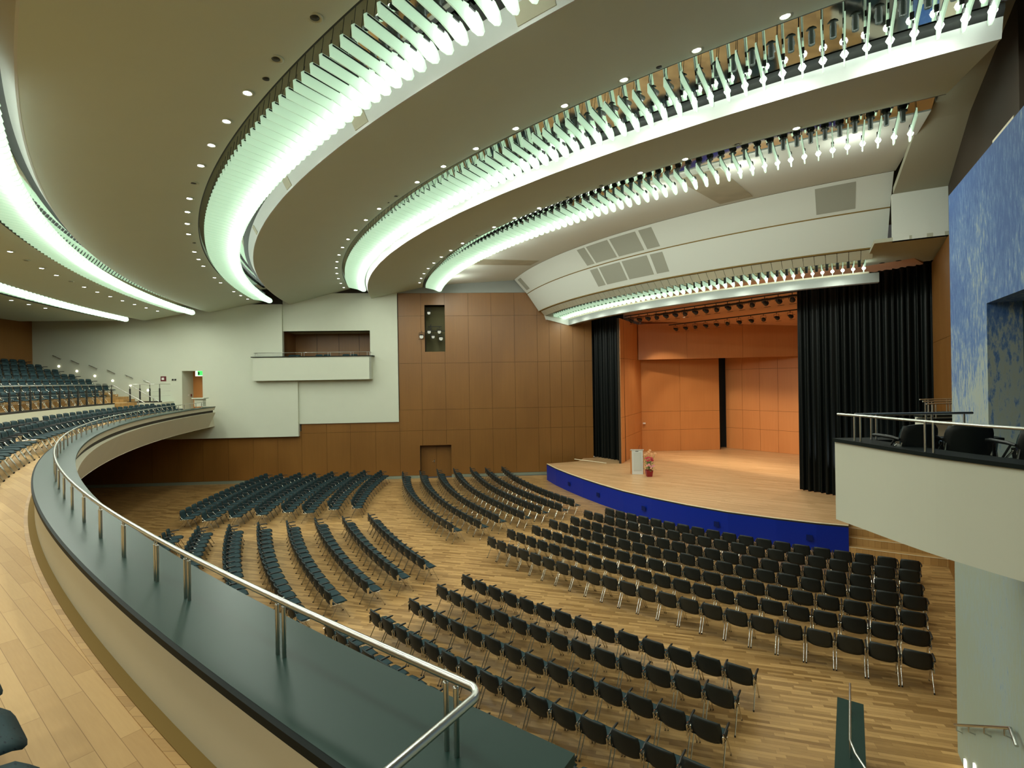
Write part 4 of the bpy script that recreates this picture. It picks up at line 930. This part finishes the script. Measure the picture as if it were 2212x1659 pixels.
# spotlights in the wall recess
for i, (X, z, s) in enumerate(((-5.75, 9.45, 1.1), (-5.3, 9.75, 1.0), (-5.05, 9.4, .9), (-4.65, 9.75, 1.0), (-4.55, 9.35, 1.1), (-5.3, 10.95, .9))):
    stage_lamp(wl(X, z, -.25 if X > -5.6 else .15), R2(184), 'black spotlight in the tall wall recess, %s' % ['lowest at the left', 'upper left of the cluster', 'lower middle of the cluster', 'upper right of the cluster', 'lowest at the right', 'alone at the top'][i], 'spotlights in the wall recess', s)
w = MB(); w.tube([wl(-5.9, 9.47, -.2), wl(-4.2, 9.47, -.2)], .03, 6); w.tube([wl(-5.2, 9.9, -.25), wl(-5.2, 9.0, -.25)], .03, 6); w.tube([wl(-5.4, 9.77, -.25), wl(-4.5, 9.77, -.25)], .025, 6); w.tube([wl(-5.4, 10.97, -.25), wl(-5.2, 10.97, -.25)], .03, 6); tag(w.build('spotlight_bar', 'black_matt'), 'black bar carrying the spotlights in the wall recess', 'bar')

# ------------------------------------------------------------------ lamps
for k in range(9): LIGHTS.append((6, pp(28.9, -122.5-5.3*k, 11.75)))  # unseen uplights added to brighten the pale cone, not part of the band
def aim(o, t): o.rotation_euler = (V(t)-o.location).to_track_quat('-Z', 'Y').to_euler()
for a in (-134, -130.5, -127, -123.5): LIGHTS.append((1, pp(44.3, a, 10.3)))
for a in (-150, -146, -142, -138, -134, -130, -126, -122): LIGHTS.append((0, pp(47.9, a, 9.95)))
def lamp(kind, name, p, energy, col, **kw):
    l = D.lights.new(name, kind); l.energy = energy; l.color = col
    for k, v in kw.items(): setattr(l, k, v)
    o = D.objects.new(name, l); COL.objects.link(o); o.location = p; return o
EB = [60, 54, 54, 50, 42, 22, 20]
for bi, p in LIGHTS:
    o = lamp('AREA', 'band_and_fill_lamp', p, EB[bi], (.95, 1.0, .87), shape='DISK', size=.7)
    if bi == 6: aim(o, p + (V((CX, CY, 0))-V((p.x, p.y, 0))).normalized() + V((0, 0, .35))); continue
    aim(o, p + (V((CX, CY, 0))-V((p.x, p.y, 0))).normalized()*(.45 if 1 < bi < 5 else .0) + V((0, 0, -1)))
for i in range(7):
    o = lamp('SPOT', 'stage_lamp_beam', st_pt(.4+1.6*i, .9, 9.7), 620, (1, .80, .55), spot_size=R2(62), spot_blend=.35, shadow_soft_size=.15)
    aim(o, st_pt(.4+1.55*i, 6.8, 1.6))
for i in range(5):
    o = lamp('SPOT', 'stage_lamp_beam', st_pt(1.5+2.2*i, 3.7, 9.25), 420, (1, .86, .66), spot_size=R2(95), spot_blend=.6, shadow_soft_size=.15)
    aim(o, st_pt(1.5+2.2*i, .5, 1.0))
o = lamp('SPOT', 'curtain_spot_beam', (SP.x-.06, SP.y-.12, 1.35), 160, (.85, .93, 1), spot_size=R2(70), spot_blend=.7, shadow_soft_size=.05); aim(o, (6.9, 31.2, 5.5))
o = lamp('SPOT', 'curtain_spot_beam', (14.6, 19.5, 1.25), 420, (.85, .93, 1), spot_size=R2(80), spot_blend=.7, shadow_soft_size=.05); aim(o, (14.1, 21.4, 4.6))  # unseen spot added to put highlights on the right curtain

# ------------------------------------------------------------------ camera, world, view
cam = D.cameras.new('camera'); cam.sensor_width = 36; cam.lens = 36*1080/2212; cam.shift_y = -11.5/2212; cam.clip_start = .05; cam.clip_end = 300
co = D.objects.new('camera', cam); COL.objects.link(co); co.location = (0, 0, CAMH); co.rotation_euler = (math.pi/2, R2(.95), 0)
sc = bpy.context.scene; sc.camera = co
wd = D.worlds.new('world'); sc.world = wd; wd.use_nodes = True
wd.node_tree.nodes['Background'].inputs['Color'].default_value = (.05, .05, .045, 1)
sc.view_settings.view_transform = 'Standard'; sc.view_settings.look = 'None'; sc.view_settings.gamma = 1; sc.view_settings.use_curve_mapping = False
sc.view_settings.exposure = 0.0
sc.cycles.max_bounces = 7; sc.cycles.diffuse_bounces = 4; sc.cycles.glossy_bounces = 4; sc.cycles.transmission_bounces = 3
sc.cycles.use_denoising = True; sc.cycles.sample_clamp_indirect = 4; sc.cycles.caustics_reflective = False; sc.cycles.caustics_refractive = False
